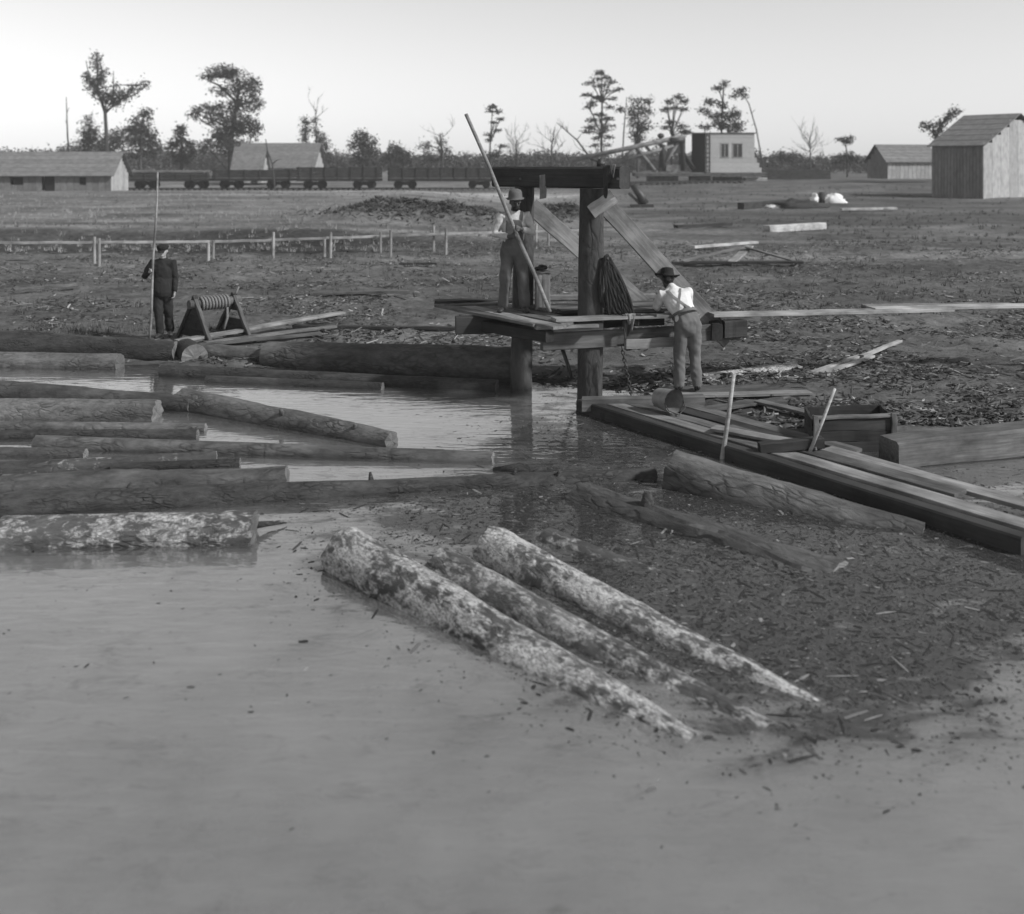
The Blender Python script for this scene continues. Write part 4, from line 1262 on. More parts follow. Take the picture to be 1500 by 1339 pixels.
mb = MB(); q = LP(985, 246); mb.box(q, (1.8, 1.7, .8)); mb.build('tool_box', MT['grey_wood'], ld)
mb = MB(); q = LP(968, 199); mb.ball(q, (.45, .4, .35), 10, 7); mb.tube([q, LP(968, 215)], .06, 6); mb.build('pulley', MT['iron'], ld)
for (pa, pb, mt, hz) in ((948, 992, 'old_wood', 262.5), (1010, 1040, 'old_wood', 262.5), (1090, 1122, 'wall_pale', 264.5), (1045, 1085, 'tarred', 263.5)):
    a, b = LP(pa, hz), LP(pb, hz)
    beam('crib_block', a, b, 1.6, .75, mt, ld, seed=pa)
# far coal car to the side of the loader
def simple_car():
    a, b = P(1122, 250, 140), P(1212, 250, 140)
    r = empty('rail_car', P(1165, 262, 140), 'low dark flat car coupled behind the log loader', 'rail car', 'log cars standing on the track')
    for k in range(3): beam('side_board', (a.x, 138.6, a.z - .1 - .42 * k), (b.x, 138.6, b.z - .1 - .42 * k), .06, .40, 'car', r, seed=k)
    for k in range(3): beam('side_board', (a.x, 141.4, a.z - .1 - .42 * k), (b.x, 141.4, b.z - .1 - .42 * k), .06, .40, 'car', r, seed=k + 5)
    mb = MB(); mb.box(((a.x + b.x) / 2, 140, a.z - 1.25), (b.x - a.x, 2.8, .2)); mb.build('deck', MT['car_dark'], r)
    for xx in (a.x + 1.5, b.x - 1.5):
        mb = MB(); mb.box((xx, 140, a.z - 1.6), (1.8, 2.0, .5)); mb.build('truck_frame', MT['car_dark'], r)
simple_car()

# ---------------------------------------------------------------- buildings
def house(name, label, corner, e1, L, D, hw, hr, wallm, roofm, eave=.35, boards=14, openings=(), cat='house', gablem=None, fpanel=None):
    """corner: nearest-left foot; e1 along the front; D depth; ridge parallel to e1"""
    c = Vector(corner); e1 = Vector(e1).normalized(); e2 = Vector((-e1.y, e1.x, 0)); up = Vector((0, 0, 1))
    r = empty(name, c, label, cat)
    bw_ = L / boards
    for side, off in ((0, 0), (1, D)):
        for k in range(boards):
            u = bw_ * (k + .5)
            lo, hi = 0.0, hw
            for (ua, ub, va, vb) in openings:
                if side == 0 and ua < u < ub:
                    if va <= 0.01: lo = vb
                    else: hi = va
            p = c + e1 * u + e2 * off
            if hi - lo > .05:
                beam('wall_board', p + up * lo, p + up * hi, bw_ - .03, .06, wallm, r, up=e2 * (-1 if side == 0 else 1), seed=k + side * 50)
            if hi < hw and side == 0:
                for (ua, ub, va, vb) in openings:
                    if ua < u < ub and vb < hw: beam('wall_board', p + up * vb, p + up * hw, bw_ - .03, .06, wallm, r, up=e2 * -1, seed=k + 99)
    for (ua, ub, va, vb) in openings:
        mb = MB(); q = c + e1 * ((ua + ub) / 2) + e2 * .12 + up * ((va + vb) / 2)
        mb.box(q, (ub - ua, .05, vb - va), frame_x(c, c + e1)); mb.build('door' if va < .01 else 'window', MT['dark_in'], r)
    nb = max(6, boards // 2); wb = D / nb
    for s, o_ in ((0, 0), (1, L)):
        for k in range(nb):
            v = wb * (k + .5); h = hw + hr * (1 - abs(v - D / 2) / (D / 2)) - .12
            p = c + e1 * o_ + e2 * v
            beam('gable_board', p, p + up * h, wb - .02, .06, gablem or wallm, r, up=e1 * (1 if s else -1), seed=k + s * 31)
    sl = math.hypot(D / 2, hr)
    for s in (0, 1):
        rowsn = 6
        for k in range(rowsn):
            a, b = k / rowsn, (k + 1) / rowsn
            def rp(t, u):
                v = (D / 2) * t if s == 0 else D - (D / 2) * t
                ev = eave * (1 - t) * (-1 if s == 0 else 1)
                return c + e1 * u + e2 * (v + ev) + up * (hw + hr * t - eave * (hr / (D / 2)) * (1 - t) + .06)
            mb = MB(); lift = up * .05
            vs = [rp(a, -eave), rp(a, L + eave), rp(b, L + eave), rp(b, -eave)]
            vs = [vs[0] + lift * 1.6, vs[1] + lift * 1.6, vs[2] + lift, vs[3] + lift] + vs
            mb.add(vs, [(0, 1, 2, 3), (7, 6, 5, 4), (4, 5, 1, 0), (5, 6, 2, 1), (6, 7, 3, 2), (7, 4, 0, 3)], 0, False)
            mb.build('roof_course', MT[roofm], r)
    return r
# big shed at the right: near corner between front wall and gable end, its sunlit tone put into paler boards
cb = G(1440, 294, 0.45)
e1 = Vector((0.60, -0.80, 0))
house('mill_shed', 'big steep-roofed mill shed with dark front wall and pale gable end', Vector((cb.x, cb.y, 0.35)) - e1 * 4.4, e1, 4.4, 11.0, 4.55, 2.6, 'wall', 'roof', eave=.3, boards=16, cat='shed', gablem='wall_pale')
cs = P(1300, 262, 118)
house('small_shed', 'small gabled shed with pale front boards next to the big mill shed', cs, Vector((1, .16, 0)), 6.2, 4.6, 2.1, 1.8, 'wall_pale', 'roof', eave=.35, boards=12, cat='shed', gablem='wall')  # shade on the left gable put into darker boards than the front
ch = P(348, 268, 150)
house('farm_house', 'low house with broad pale roof behind the log cars', ch, Vector((1, -.08, 0)), 11.2, 6.0, 2.6, 3.2, 'wall_pale', 'roof', eave=.5, boards=16, openings=((1.2, 2.3, 0.0, 2.0), (4.0, 5.2, 1.0, 2.0), (7.0, 8.2, 1.0, 2.0)))
cp = P(342, 268, 146)
house('porch', 'square porch wing with its own pale roof at the end of the low house', cp, Vector((1, -.05, 0)), 4.0, 3.2, 2.2, 2.9, 'wall_pale', 'roof', eave=.4, boards=8, openings=((.6, 1.4, .6, 1.8), (2.4, 3.3, .0, 1.9)), cat='porch')
cl = P(-40, 278, 104)
house('long_house', 'long low house with wide roof and pale gable end beside the log cars', Vector((cl.x, cl.y, 0.55)), Vector((1, .03, 0)), 13.9, 5.0, 1.9, 2.1, 'wall', 'roof', eave=.45, boards=22, openings=((7.2, 8.2, 0, 1.7), (10.5, 11.6, .7, 1.5), (4, 5, .7, 1.5)), gablem='wall_pale')  # sunlight on the right gable put into paler boards than the front

# odds and ends in the field
sw = empty('iron_stand', G(940, 304, .3), 'dark iron stand with slanting leg on a flat base in the field', 'stand')
b = G(940, 304, .35)
mb = MB(); mb.box(b + Vector((0, 0, .12)), (1.5, 1.2, .22)); mb.build('base', MT['iron'], sw)
mb = MB(); mb.tube([P(944, 299, b.y), P(938, 286, b.y), P(926, 270, b.y)], [.36, .30, .22], 9); mb.build('leg', MT['iron'], sw)
mb = MB(); mb.tube([P(921, 283, b.y) , P(937, 298, b.y)], [.10, .10], 7); mb.build('strut', MT['old_wood'], sw)
def lump(name, c, rx, ry, rz, mat, label, cat, seed, n=20):
    mb = MB(); vs = []; fs = []
    for j in range(9):
        ph = math.pi / 2 * j / 8
        for i in range(n):
            th = math.tau * i / n
            d = Vector((math.cos(ph) * math.cos(th), math.cos(ph) * math.sin(th), math.sin(ph)))
            k = 1 + .45 * noise.noise(d * 2.2 + Vector((seed, 0, 0))) + .2 * noise.noise(d * 6 + Vector((0, seed, 0)))
            vs.append(Vector(c) + Vector((d.x * rx * k, d.y * ry * k, d.z * rz * k - .05)))
    for j in range(8):
        for i in range(n):
            i2 = (i + 1) % n; fs.append((j * n + i, j * n + i2, (j + 1) * n + i2, (j + 1) * n + i))
    mb.add(vs, fs, 0, True)
    return tag(mb.build(name, MT[mat], org=c), label, cat)
q = G(1221, 300, .35); lump('white_heap', q, .95, .6, .8, 'white', 'broad bright white heap beside a dark stump, larger of the two', 'heap', 3)
q = G(1194, 299, .35); lump('white_heap', q, .35, .4, .75, 'white', 'narrow white heap beside the dark stump, smaller of the two', 'heap', 5)
q = G(1204, 300, .35); mb = MB(); mb.tube([q, q + Vector((0, 0, .95))], [.27, .22], 10); tag(mb.build('stump', MT['bark_dark'], org=q), 'dark stump between two bright white heaps', 'stump')
q = G(1134, 304, .4); lump('pale_heap', q, .7, .5, .25, 'white', 'low pale heap by the dark baulk in the field', 'heap', 8)
q = G(1170, 304, .4); lump('brush_heap', q, 1.9, 1.2, .55, 'bark_dark', 'dark brush heap between pale heap and white heap', 'heap', 9)

# ---------------------------------------------------------------- trees
def leaf_cloud(blobs, d, per, size, rr, depth=0.9, flat=1.0):
    V, FC, S = [], [], []
    k = d / F
    for (bx, by, rx, ry, *w) in blobs:
        dens = w[0] if w else 1.0
        c = P(bx, by, d); RX, RZ = rx * k, ry * k; RY = max(RX, RZ * .6) * depth
        off = rr.uniform(-.4, .4) * RY
        ncl = max(5, int(RX * RZ * 15.0 * dens) + 7)
        tone_ = rr.uniform(-.12, .12)
        for _ in range(ncl):
            u = Vector((rr.gauss(0, 1), rr.gauss(0, 1), rr.gauss(0, 1))).normalized() * (rr.random() ** .4)
            cc = c + Vector((u.x * RX, u.y * RY + off, u.z * RZ))
            cr = size * rr.uniform(1.0, 2.0); sh = rr.uniform(.2, .85) + tone_
            for _ in range(int(per * rr.uniform(.8, 1.8))):
                q = cc + Vector((rr.gauss(0, .55) * cr, rr.gauss(0, .55) * cr, rr.gauss(0, .45) * cr * flat))
                a = Vector((rr.gauss(0, 1), rr.gauss(0, 1), rr.gauss(0, .7))).normalized(); e = Vector((rr.gauss(0, 1), rr.gauss(0, 1), rr.gauss(0, 1)))
                e = (e - a * e.dot(a)).normalized(); s = size * rr.uniform(.4, .95)
                b = len(V)
                V.extend([q - a * s * .5, q + e * s * .36, q + a * s * .5, q - e * s * .36]); FC.append((b, b + 1, b + 2, b + 3))
                t = min(max(sh + rr.uniform(-.15, .15), 0), 1); S.extend([t] * 4)
    return V, FC, S
def cloud_obj(name, data, mat, parent=None, org=None):
    V, FC, S = data
    m = WM[parent.name] if parent else T(org)
    inv = m.inverted()
    me = bpy.data.meshes.new(name); me.from_pydata([tuple(inv @ v) for v in V], [], FC)
    at = me.attributes.new('shade', 'FLOAT', 'POINT'); at.data.foreach_set('value', S)
    me.materials.append(MT[mat])
    o = bpy.data.objects.new(name, me); COL.objects.link(o); place(o, m, parent)
    return o
def twig(mb, p, dr, L, r, rr, depth):
    pts = [p]; q = p.copy(); dd = dr.copy()
    for i in range(4):
        dd = (dd + Vector((rr.uniform(-.25, .25), rr.uniform(-.25, .25), rr.uniform(-.12, .22)))).normalized()
        q = q + dd * L / 4; pts.append(q)
    mb.tube(pts, [r, r * .8, r * .65, r * .5, r * .3], 5, False)
    if depth > 0:
        for i in range(rr.randint(2, 4)):
            k = rr.randint(1, 4)
            nd = (dd + Vector((rr.uniform(-.9, .9), rr.uniform(-.9, .9), rr.uniform(-.2, .7)))).normalized()
            twig(mb, pts[k], nd, L * rr.uniform(.45, .7), r * .5, rr, depth - 1)
GT = 'trees beyond the railway'
def tree(name, label, d, trunk, limbs=(), blobs=(), size=.42, per=12, mat='leaf', seed=0, bare=0, barelen=2.5, depth=.9, flat=1.0, auto=True):
    """trunk/limbs: photo polylines (x, y, width in px); blobs: crown masses (x, y, rx, ry[, density])"""
    rr = random.Random(seed)
    k = d / F
    top = [P(x, y, d) for x, y, w in trunk]
    b = top[0]; gzv = ground_z(b.x, b.y)
    r = empty(name, (b.x, d, gzv), label, 'tree', GT)
    mb = MB()
    pts = [Vector((b.x, d, gzv - .3))] + top; ws = [trunk[0][2] * k * .6] + [w * k / 2 for x, y, w in trunk]
    mb.tube(pts, ws, 8)
    mb.build('trunk', MT['twig'], r)
    for lb in limbs:
        mb = MB(); yo = rr.uniform(-1, 1)
        lp = [P(x, y, d) + Vector((0, yo * i * .6, 0)) for i, (x, y, w) in enumerate(lb)]
        mb.tube(lp, [w * k / 2 for x, y, w in lb], 6); mb.build('limb', MT['twig'], r)
    if auto and blobs:
        mb = MB()
        for (bx, by, rx, ry, *w) in blobs:
            c = P(bx, by, d)
            near = min(pts[1:], key=lambda q: (q - c).length + (3 if q.z > c.z else 0))
            mid = near.lerp(c, .5) + Vector((0, rr.uniform(-.5, .5), .3))
            mb.tube([near, mid, c], [.11, .08, .04], 5, False)
            for _ in range(3):
                e = c + Vector((rr.uniform(-1, 1) * rx * k * .8, rr.uniform(-1, 1) * rx * k * .6, rr.uniform(-.6, .8) * ry * k)); mb.tube([mid, e], [.06, .02], 4, False)
        br = mb.build('branches', MT['twig'], r); br['kind'] = 'stuff'
    if bare:
        mb = MB()
        for _ in range(bare):
            i = rr.randint(max(1, len(pts) // 2), len(pts) - 1); q = pts[i - 1].lerp(pts[i], rr.random())
            twig(mb, q, Vector((rr.uniform(-1, 1), rr.uniform(-.6, .6), rr.uniform(.3, 1))).normalized(), barelen * rr.uniform(.6, 1.2), .07, rr, 2)
        tw = mb.build('twigs', MT['twig'], r); tw['kind'] = 'stuff'
    if blobs:
        cloud_obj('crown', leaf_cloud(blobs, d, per, size, rr, depth, flat), mat, r)
    return r

tree('bare_snag', 'thin leafless snag standing alone by the ragged tall tree', 170, [(103, 250, 3), (99, 200, 2.4), (97, 142, 1)], limbs=[[(98, 165, 1.2), (103, 158, .6)], [(99, 185, 1.2), (94, 176, .6)]], seed=1)
tree('ragged_tree', 'tall ragged tree with a forked trunk and thin wind-blown crown', 165, [(157, 250, 7), (156, 200, 6), (154, 165, 5), (143, 130, 3.5), (142, 80, 1.5)],
     limbs=[[(155, 165, 4), (170, 148, 3), (190, 140, 2), (214, 122, 1)], [(145, 140, 3), (130, 120, 2), (122, 88, 1)], [(165, 152, 2.5), (168, 130, 2), (170, 105, 1)], [(150, 150, 2), (135, 140, 1)]],
     blobs=[(142, 92, 7, 14, .8), (147, 112, 10, 14, .9), (136, 125, 11, 12, .6), (146, 138, 14, 10, .8), (168, 135, 8, 16, .4), (165, 150, 14, 8, .6), (185, 141, 15, 7, .6), (194, 133, 8, 7, .8), (208, 124, 8, 4, .5), (127, 112, 6, 10, .35), (160, 145, 12, 8, .6)], size=.5, seed=2, depth=.7)
tree('round_tree', 'dense dark round tree beside the ragged tall tree', 160, [(206, 255, 5), (206, 215, 4), (207, 180, 2)], blobs=[(207, 185, 14, 22), (195, 195, 14, 18), (220, 198, 10, 16, .8), (206, 215, 26, 20, 1.2), (212, 165, 8, 8, .8)], seed=3, size=.5)
tree('leafy_tree', 'loose leafy tree growing under the ragged tall tree', 172, [(130, 255, 5), (130, 215, 4), (132, 180, 2)], blobs=[(130, 185, 10, 22, .5), (135, 205, 18, 22, .8), (122, 215, 12, 20, .6), (160, 215, 22, 20, .9), (175, 200, 12, 14, .8)], seed=4, size=.5)
tree('low_tree', 'low bushy tree between the dense round tree and the broad oak', 175, [(266, 255, 5), (266, 220, 3), (265, 200, 2)], blobs=[(265, 200, 10, 14), (255, 212, 12, 10, .8), (280, 215, 13, 12, .8), (266, 228, 22, 12, 1.1), (266, 188, 5, 5)], seed=5, size=.5)
tree('broad_oak', 'broad tall tree with heavy tiered crown behind the low house', 168, [(338, 255, 9), (338, 210, 8), (345, 160, 6), (352, 120, 3)],
     limbs=[[(340, 190, 4), (310, 175, 3), (282, 165, 1)], [(347, 150, 4), (320, 125, 3), (292, 112, 1)], [(350, 130, 3), (372, 118, 2), (380, 130, 1)]],
     blobs=[(325, 104, 22, 7, 1.1), (308, 112, 16, 7, .9), (345, 112, 18, 12, 1), (366, 125, 16, 16, 1), (345, 130, 20, 10, .8), (320, 133, 16, 5, .7), (372, 150, 12, 16, 1), (350, 155, 16, 14, 1), (300, 160, 22, 8, .8), (284, 168, 9, 6, .7), (325, 165, 20, 12, .9), (310, 178, 14, 6, .7), (355, 178, 22, 16, 1.2), (335, 190, 25, 14, 1.1), (370, 190, 14, 14, 1), (318, 205, 18, 14, 1), (345, 215, 34, 14, 1.1), (300, 215, 12, 10, .8)], size=.5, seed=6, depth=.8)
tree('slim_cedar', 'slim dark cedar beside the end of the low house roof', 165, [(448, 250, 3), (448, 200, 2.4), (448, 172, 1)], blobs=[(448, 178, 6, 7), (447, 190, 7, 8), (446, 202, 6, 6), (449, 212, 6, 8)], seed=7, size=.4, per=14)
tree('thin_tree', 'thin half bare tree with sparse foliage next to the slim cedar', 170, [(464, 250, 3), (463, 210, 2.4), (462, 160, 1)], blobs=[(468, 200, 10, 14, .5), (472, 215, 12, 14, .7), (462, 185, 6, 14, .25), (470, 232, 16, 12, 1)], bare=5, seed=8, size=.45)
tree('bushy_tree', 'bushy tree rising above the gap in the log cars', 172, [(532, 255, 5), (532, 225, 4), (533, 200, 2)], blobs=[(532, 200, 17, 9, .9), (525, 212, 15, 12, 1), (542, 215, 16, 12, .9), (535, 232, 24, 14, 1.1)], seed=9, size=.5)
tree('bushy_tree', 'smaller bushy tree standing against the bushy tree above the car gap', 178, [(580, 255, 4), (580, 230, 3), (581, 212, 2)], blobs=[(578, 216, 10, 8, .8), (586, 226, 14, 9, .9), (570, 230, 10, 12, .9), (582, 240, 22, 10, 1)], seed=10, size=.5)
tree('feathery_tree', 'feathery half bare tree between the bushy pair and the lone slim pine', 175, [(648, 255, 4), (647, 220, 3), (645, 196, 1.5)], blobs=[(645, 205, 6, 9, .8), (622, 215, 10, 10, .45), (650, 222, 12, 10, .7), (630, 232, 16, 10, .7), (665, 236, 14, 8, .8)], bare=7, seed=11, size=.42)
tree('slim_pine', 'lone slim pine with a few tufted tiers above the long car', 160, [(717, 252, 2.6), (718, 210, 2.2), (722, 152, 1)], blobs=[(722, 157, 8, 4, 1), (716, 164, 7, 2.5, .9), (730, 164, 6, 2.5, .9), (733, 175, 7, 2.5, 1), (724, 179, 5, 2.5, .9), (728, 191, 7, 2, .9), (716, 198, 4, 2, .7), (735, 214, 9, 2.5, .8), (716, 206, 4, 2, .6), (722, 228, 6, 2, .5)], seed=12, size=.36, flat=.5, depth=.6)
tree('bare_tree', 'leafless spreading tree by the lone slim pine', 170, [(757, 252, 3), (757, 225, 2.2), (756, 206, 1.2)], blobs=[(757, 228, 26, 8, .25), (745, 238, 20, 8, .5)], bare=14, barelen=3.2, seed=13, size=.4)
tree('bare_tree', 'leafless tree with a few twiggy limbs above the cross beam', 165, [(808, 252, 3), (808, 215, 2.4), (813, 186, 1.2)], bare=10, barelen=3.4, seed=14)
tree('leaning_snag', 'dead snag leaning steeply beside the tall tiered pine', 160, [(868, 236, 3), (845, 205, 2.2), (816, 180, 1)], limbs=[[(845, 205, 1.6), (852, 196, .8)], [(832, 194, 1.6), (828, 184, .8)]], bare=4, barelen=2, seed=15)
tree('tall_pine', 'tallest tiered pine rising straight above the cross beam', 158, [(881, 250, 3.6), (881, 200, 3.2), (882, 150, 2.4), (881, 103, 1)],
     blobs=[(880, 107, 7, 5, 1), (874, 116, 8, 3, .9), (888, 114, 8, 3, .9), (864, 122, 8, 2.6, .9), (880, 126, 12, 3, .8), (896, 120, 7, 2.6, .9), (905, 131, 6, 2.6, .9), (892, 133, 7, 2.2, .7), (860, 139, 8, 2.6, .9), (872, 143, 9, 3, .8), (896, 145, 8, 2.6, .8), (868, 152, 9, 3, .9), (893, 157, 6, 2.4, .7), (862, 157, 5, 2, .6),
            (878, 168, 9, 4, 1), (870, 176, 11, 4, 1), (890, 174, 8, 4, 1), (866, 186, 13, 4, 1), (888, 185, 12, 4, 1), (880, 192, 18, 4, 1), (862, 193, 9, 3, .8), (894, 202, 9, 3, .8), (876, 203, 10, 3, .8), (886, 212, 9, 3, .7), (872, 214, 6, 2, .6)], seed=16, size=.4, flat=.5, depth=.6, per=11)
tree('bare_pole_tree', 'bare pole-like trunk between the tall pine and the leafy ash', 158, [(911, 245, 2.4), (914, 190, 2), (918, 142, 1)], limbs=[[(914, 165, 1), (906, 158, .6)]], blobs=[(908, 160, 6, 3, .8)], seed=17, auto=False)
tree('leafy_ash', 'upright leafy tree with full crown above the loader boom', 160, [(934, 245, 4), (934, 205, 3), (935, 160, 2)], blobs=[(932, 150, 9, 7, .8), (951, 149, 7, 5, .8), (926, 163, 9, 9, .9), (944, 163, 11, 10, .9), (934, 178, 16, 10, 1), (945, 185, 12, 10, .9), (932, 195, 14, 10, .9), (936, 208, 12, 8, .8)], seed=18, size=.42)
tree('tufted_pine', 'twin-topped tufted pine between the leafy ash and loader cabin', 160, [(984, 240, 2.6), (984, 200, 2.2), (992, 142, 1)], limbs=[[(984, 200, 2), (978, 150, 1)]], blobs=[(995, 142, 6, 4), (1001, 150, 8, 4, .9), (980, 149, 8, 4), (977, 160, 7, 4, .9), (1000, 160, 9, 3.5, .9), (988, 158, 6, 3, .7), (984, 180, 10, 4, .9), (1000, 186, 10, 3.5, .9), (976, 188, 5, 3, .8), (1008, 194, 12, 4, 1), (965, 207, 9, 6, .9)], seed=19, size=.4, flat=.6, depth=.6)
tree('dark_pine', 'dense dark pine with spiky top right behind the loader cabin', 158, [(1056, 240, 3.4), (1057, 190, 3), (1059, 150, 2), (1061, 118, 1)], blobs=[(1061, 122, 4, 6, .9), (1051, 130, 5, 2.5, .8), (1040, 150, 12, 5, 1), (1058, 155, 9, 6, .8), (1032, 162, 9, 5, .9), (1045, 170, 18, 6, 1), (1065, 168, 14, 8, 1), (1078, 165, 9, 7, .9), (1058, 182, 26, 7, 1.1), (1082, 180, 9, 7, .9), (1032, 186, 9, 4, .8), (1080, 190, 12, 6, 1)], seed=20, size=.42, flat=.7, depth=.7)
tree('leaning_pine', 'thin pine stem leaning over the loader cabin, tuft at its tip', 156, [(1117, 240, 2.2), (1108, 190, 2), (1097, 152, 1.6), (1088, 138, 1)], limbs=[[(1106, 180, 1), (1100, 184, .6)], [(1102, 165, 1), (1107, 160, .6)]], blobs=[(1083, 135, 7, 4), (1076, 142, 5, 4, .9), (1090, 140, 5, 3, .9), (1088, 131, 5, 2.5, .8)], seed=21, size=.38, auto=False, flat=.6)
tree('bare_tree', 'leafless tree with fanned twigs beyond the low flat car', 175, [(1187, 252, 3), (1187, 225, 2), (1186, 208, 1.2)], bare=12, barelen=3.4, blobs=[(1165, 228, 14, 8, .7), (1145, 230, 10, 8, .8)], seed=22)
tree('flat_topped_pine', 'small flat-topped pine beyond the field near the small shed', 165, [(1241, 250, 2.4), (1240, 220, 2), (1238, 204, 1.2)], blobs=[(1233, 205, 8, 3), (1246, 203, 7, 3), (1240, 208, 9, 2.5), (1240, 228, 12, 7), (1232, 234, 10, 7), (1248, 233, 8, 8)], seed=23, size=.42, auto=False, flat=.6)
tree('windblown_tree', 'windblown tree showing over the roof of the big mill shed', 130, [(1372, 250, 4), (1370, 205, 3), (1378, 185, 2)], limbs=[[(1371, 200, 2), (1360, 185, 1)], [(1374, 190, 2), (1395, 165, 1)]], blobs=[(1360, 184, 10, 6, .9), (1375, 182, 10, 8, .9), (1398, 163, 9, 5, 1), (1388, 172, 8, 6, .8), (1372, 195, 10, 8, .8)], seed=24, size=.4)
tree('forked_snag', 'dead forked snag standing in front of the low house', 112, [(403, 282, 2.6), (399, 240, 2.4), (392, 222, 2), (389, 204, 1.4)], limbs=[[(399, 240, 1.8), (406, 235, 1.2), (412, 233, .8)]], seed=25)

# the unbroken low woods on the skyline
rr = random.Random(77)
bl = []
x = -560
while x < 2060:
    hgt = 21 + 13 * noise.noise(Vector((x * .013, 2, 0))) + 9 * noise.noise(Vector((x * .045, 7, 0)))
    if 1105 < x < 1290: hgt *= .9
    if x < 300: hgt *= 1.25
    bl.append((x, 250 - hgt * .55, rr.uniform(10, 18), max(hgt * .62, 4), .8)); x += rr.uniform(7, 12)
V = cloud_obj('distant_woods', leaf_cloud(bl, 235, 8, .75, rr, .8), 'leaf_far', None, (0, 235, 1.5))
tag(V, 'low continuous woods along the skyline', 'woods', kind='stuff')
# ---------------------------------------------------------------- people
BENCH = bpy.data.scenes.new('bench')          # scratch scene, so that shaping a figure never re-evaluates the pond
def remeshed(mb, name, mat, parent, voxel, smooth=4, fold=0.0, fscale=9.0, seed=0.0, m=None):
    """one continuous surface from overlapping rounded forms, with cloth folds pressed in"""
    o = mb.build(name, MT[mat], parent, m=m)
    COL.objects.unlink(o)
    md = o.modifiers.new('remesh', 'REMESH'); md.mode = 'VOXEL'; md.voxel_size = voxel; md.use_smooth_shade = True
    if smooth:
        sm = o.modifiers.new('smooth', 'SMOOTH'); sm.iterations = smooth; sm.factor = 0.5
    BENCH.collection.objects.link(o)
    vl = BENCH.view_layers[0]; vl.update()
    me = bpy.data.meshes.new_from_object(o.evaluated_get(vl.depsgraph))
    BENCH.collection.objects.unlink(o)
    o.modifiers.clear()
    o.data = me; me.name = name
    COL.objects.link(o)
    if not me.materials: me.materials.append(MT[mat])
    if fold:
        nn = np.empty(len(me.vertices) * 3); me.vertices.foreach_get('normal', nn)
        cc = np.empty(len(me.vertices) * 3); me.vertices.foreach_get('co', cc)
        for i in range(len(me.vertices)):
            p = Vector(cc[i * 3:i * 3 + 3])
            d = noise.noise(Vector((p.x * fscale + seed, p.y * fscale, p.z * fscale * .75))) + .55 * noise.noise(Vector((p.x * fscale * 2.3 + p.z * fscale * 1.2, p.y * fscale * 2.3 + seed, p.z * fscale * 1.7)))
            cc[i * 3:i * 3 + 3] += nn[i * 3:i * 3 + 3] * d * fold
        me.vertices.foreach_set('co', cc)
    me.polygons.foreach_set('use_smooth', [True] * len(me.polygons))
    me.update()
    return o

def hand(mb, wrist, aim, nrm, grip=0.0, s=1.0):
    """palm, four fingers of unequal length and a thumb from the side; grip 0 relaxed .. 1 closed"""
    aim = Vector(aim).normalized(); nrm = Vector(nrm); nrm = (nrm - aim * nrm.dot(aim)).normalized(); sd = aim.cross(nrm)
    w = Vector(wrist)
    mb.capsule([w, w + aim * .045 * s, w + aim * .085 * s], [(.026, .018), (.040, .017), (.040, .016)], 10, side=sd)
    for k, (off, L) in enumerate(((-.030, .070), (-.010, .080), (.010, .076), (.029, .058))):
        p = w + aim * .088 * s + sd * off * s
        a = .25 + 1.25 * grip
        d1 = (aim * math.cos(a * .6) + nrm * math.sin(a * .6)); d2 = (aim * math.cos(a * 1.5) + nrm * math.sin(a * 1.5)); d3 = (aim * math.cos(a * 2.3) + nrm * math.sin(a * 2.3))
        q1 = p + d1 * L * .45 * s; q2 = q1 + d2 * L * .32 * s; q3 = q2 + d3 * L * .25 * s
        mb.capsule([p - aim * .012, p, q1, q2, q3], [.0095, .0095, .009, .0085, .0075], 7)
    p = w + aim * .03 * s - sd * .032 * s
    t1 = (aim * .6 - sd * (.8 - .5 * grip) + nrm * (.2 + .6 * grip)).normalized()
    mb.capsule([p, p + t1 * .032 * s, p + (t1 + aim * .4).normalized() * .062 * s], [.012, .011, .009], 7)

def head(mb, c, fw, up, s=1.0):
    """skull, jaw, brow, nose, chin and ears; fw is where the face looks"""
    fw = Vector(fw).normalized(); up = Vector(up); up = (up - fw * up.dot(fw)).normalized(); sd = fw.cross(up)
    m = Matrix((sd, fw, up)).transposed()
    c = Vector(c)
    def q(x, y, z): return c + m @ Vector((x * s, y * s, z * s))
    mb.capsule([q(0, -.025, -.01), q(0, -.015, .045)], [(.076, .090), (.074, .088)], 14, side=sd)
    mb.capsule([q(0, .015, .0), q(0, .035, -.07), q(0, .048, -.095)], [(.068, .075), (.052, .052), (.03, .03)], 12, side=sd)
    mb.capsule([q(0, .088, .022), q(0, .112, -.012), q(0, .100, -.022)], [.010, .015, .011], 8)
    mb.capsule([q(-.036, .078, .030), q(.036, .078, .030)], [.016, .016], 8)
    mb.capsule([q(-.02, .084, -.058), q(.02, .084, -.058)], [.010, .010], 7)
    for sx in (-1, 1):
        mb.capsule([q(sx * .078, -.01, .02), q(sx * .084, -.015, -.02)], [(.010, .02), (.008, .014)], 8, side=sd)
    return m, q

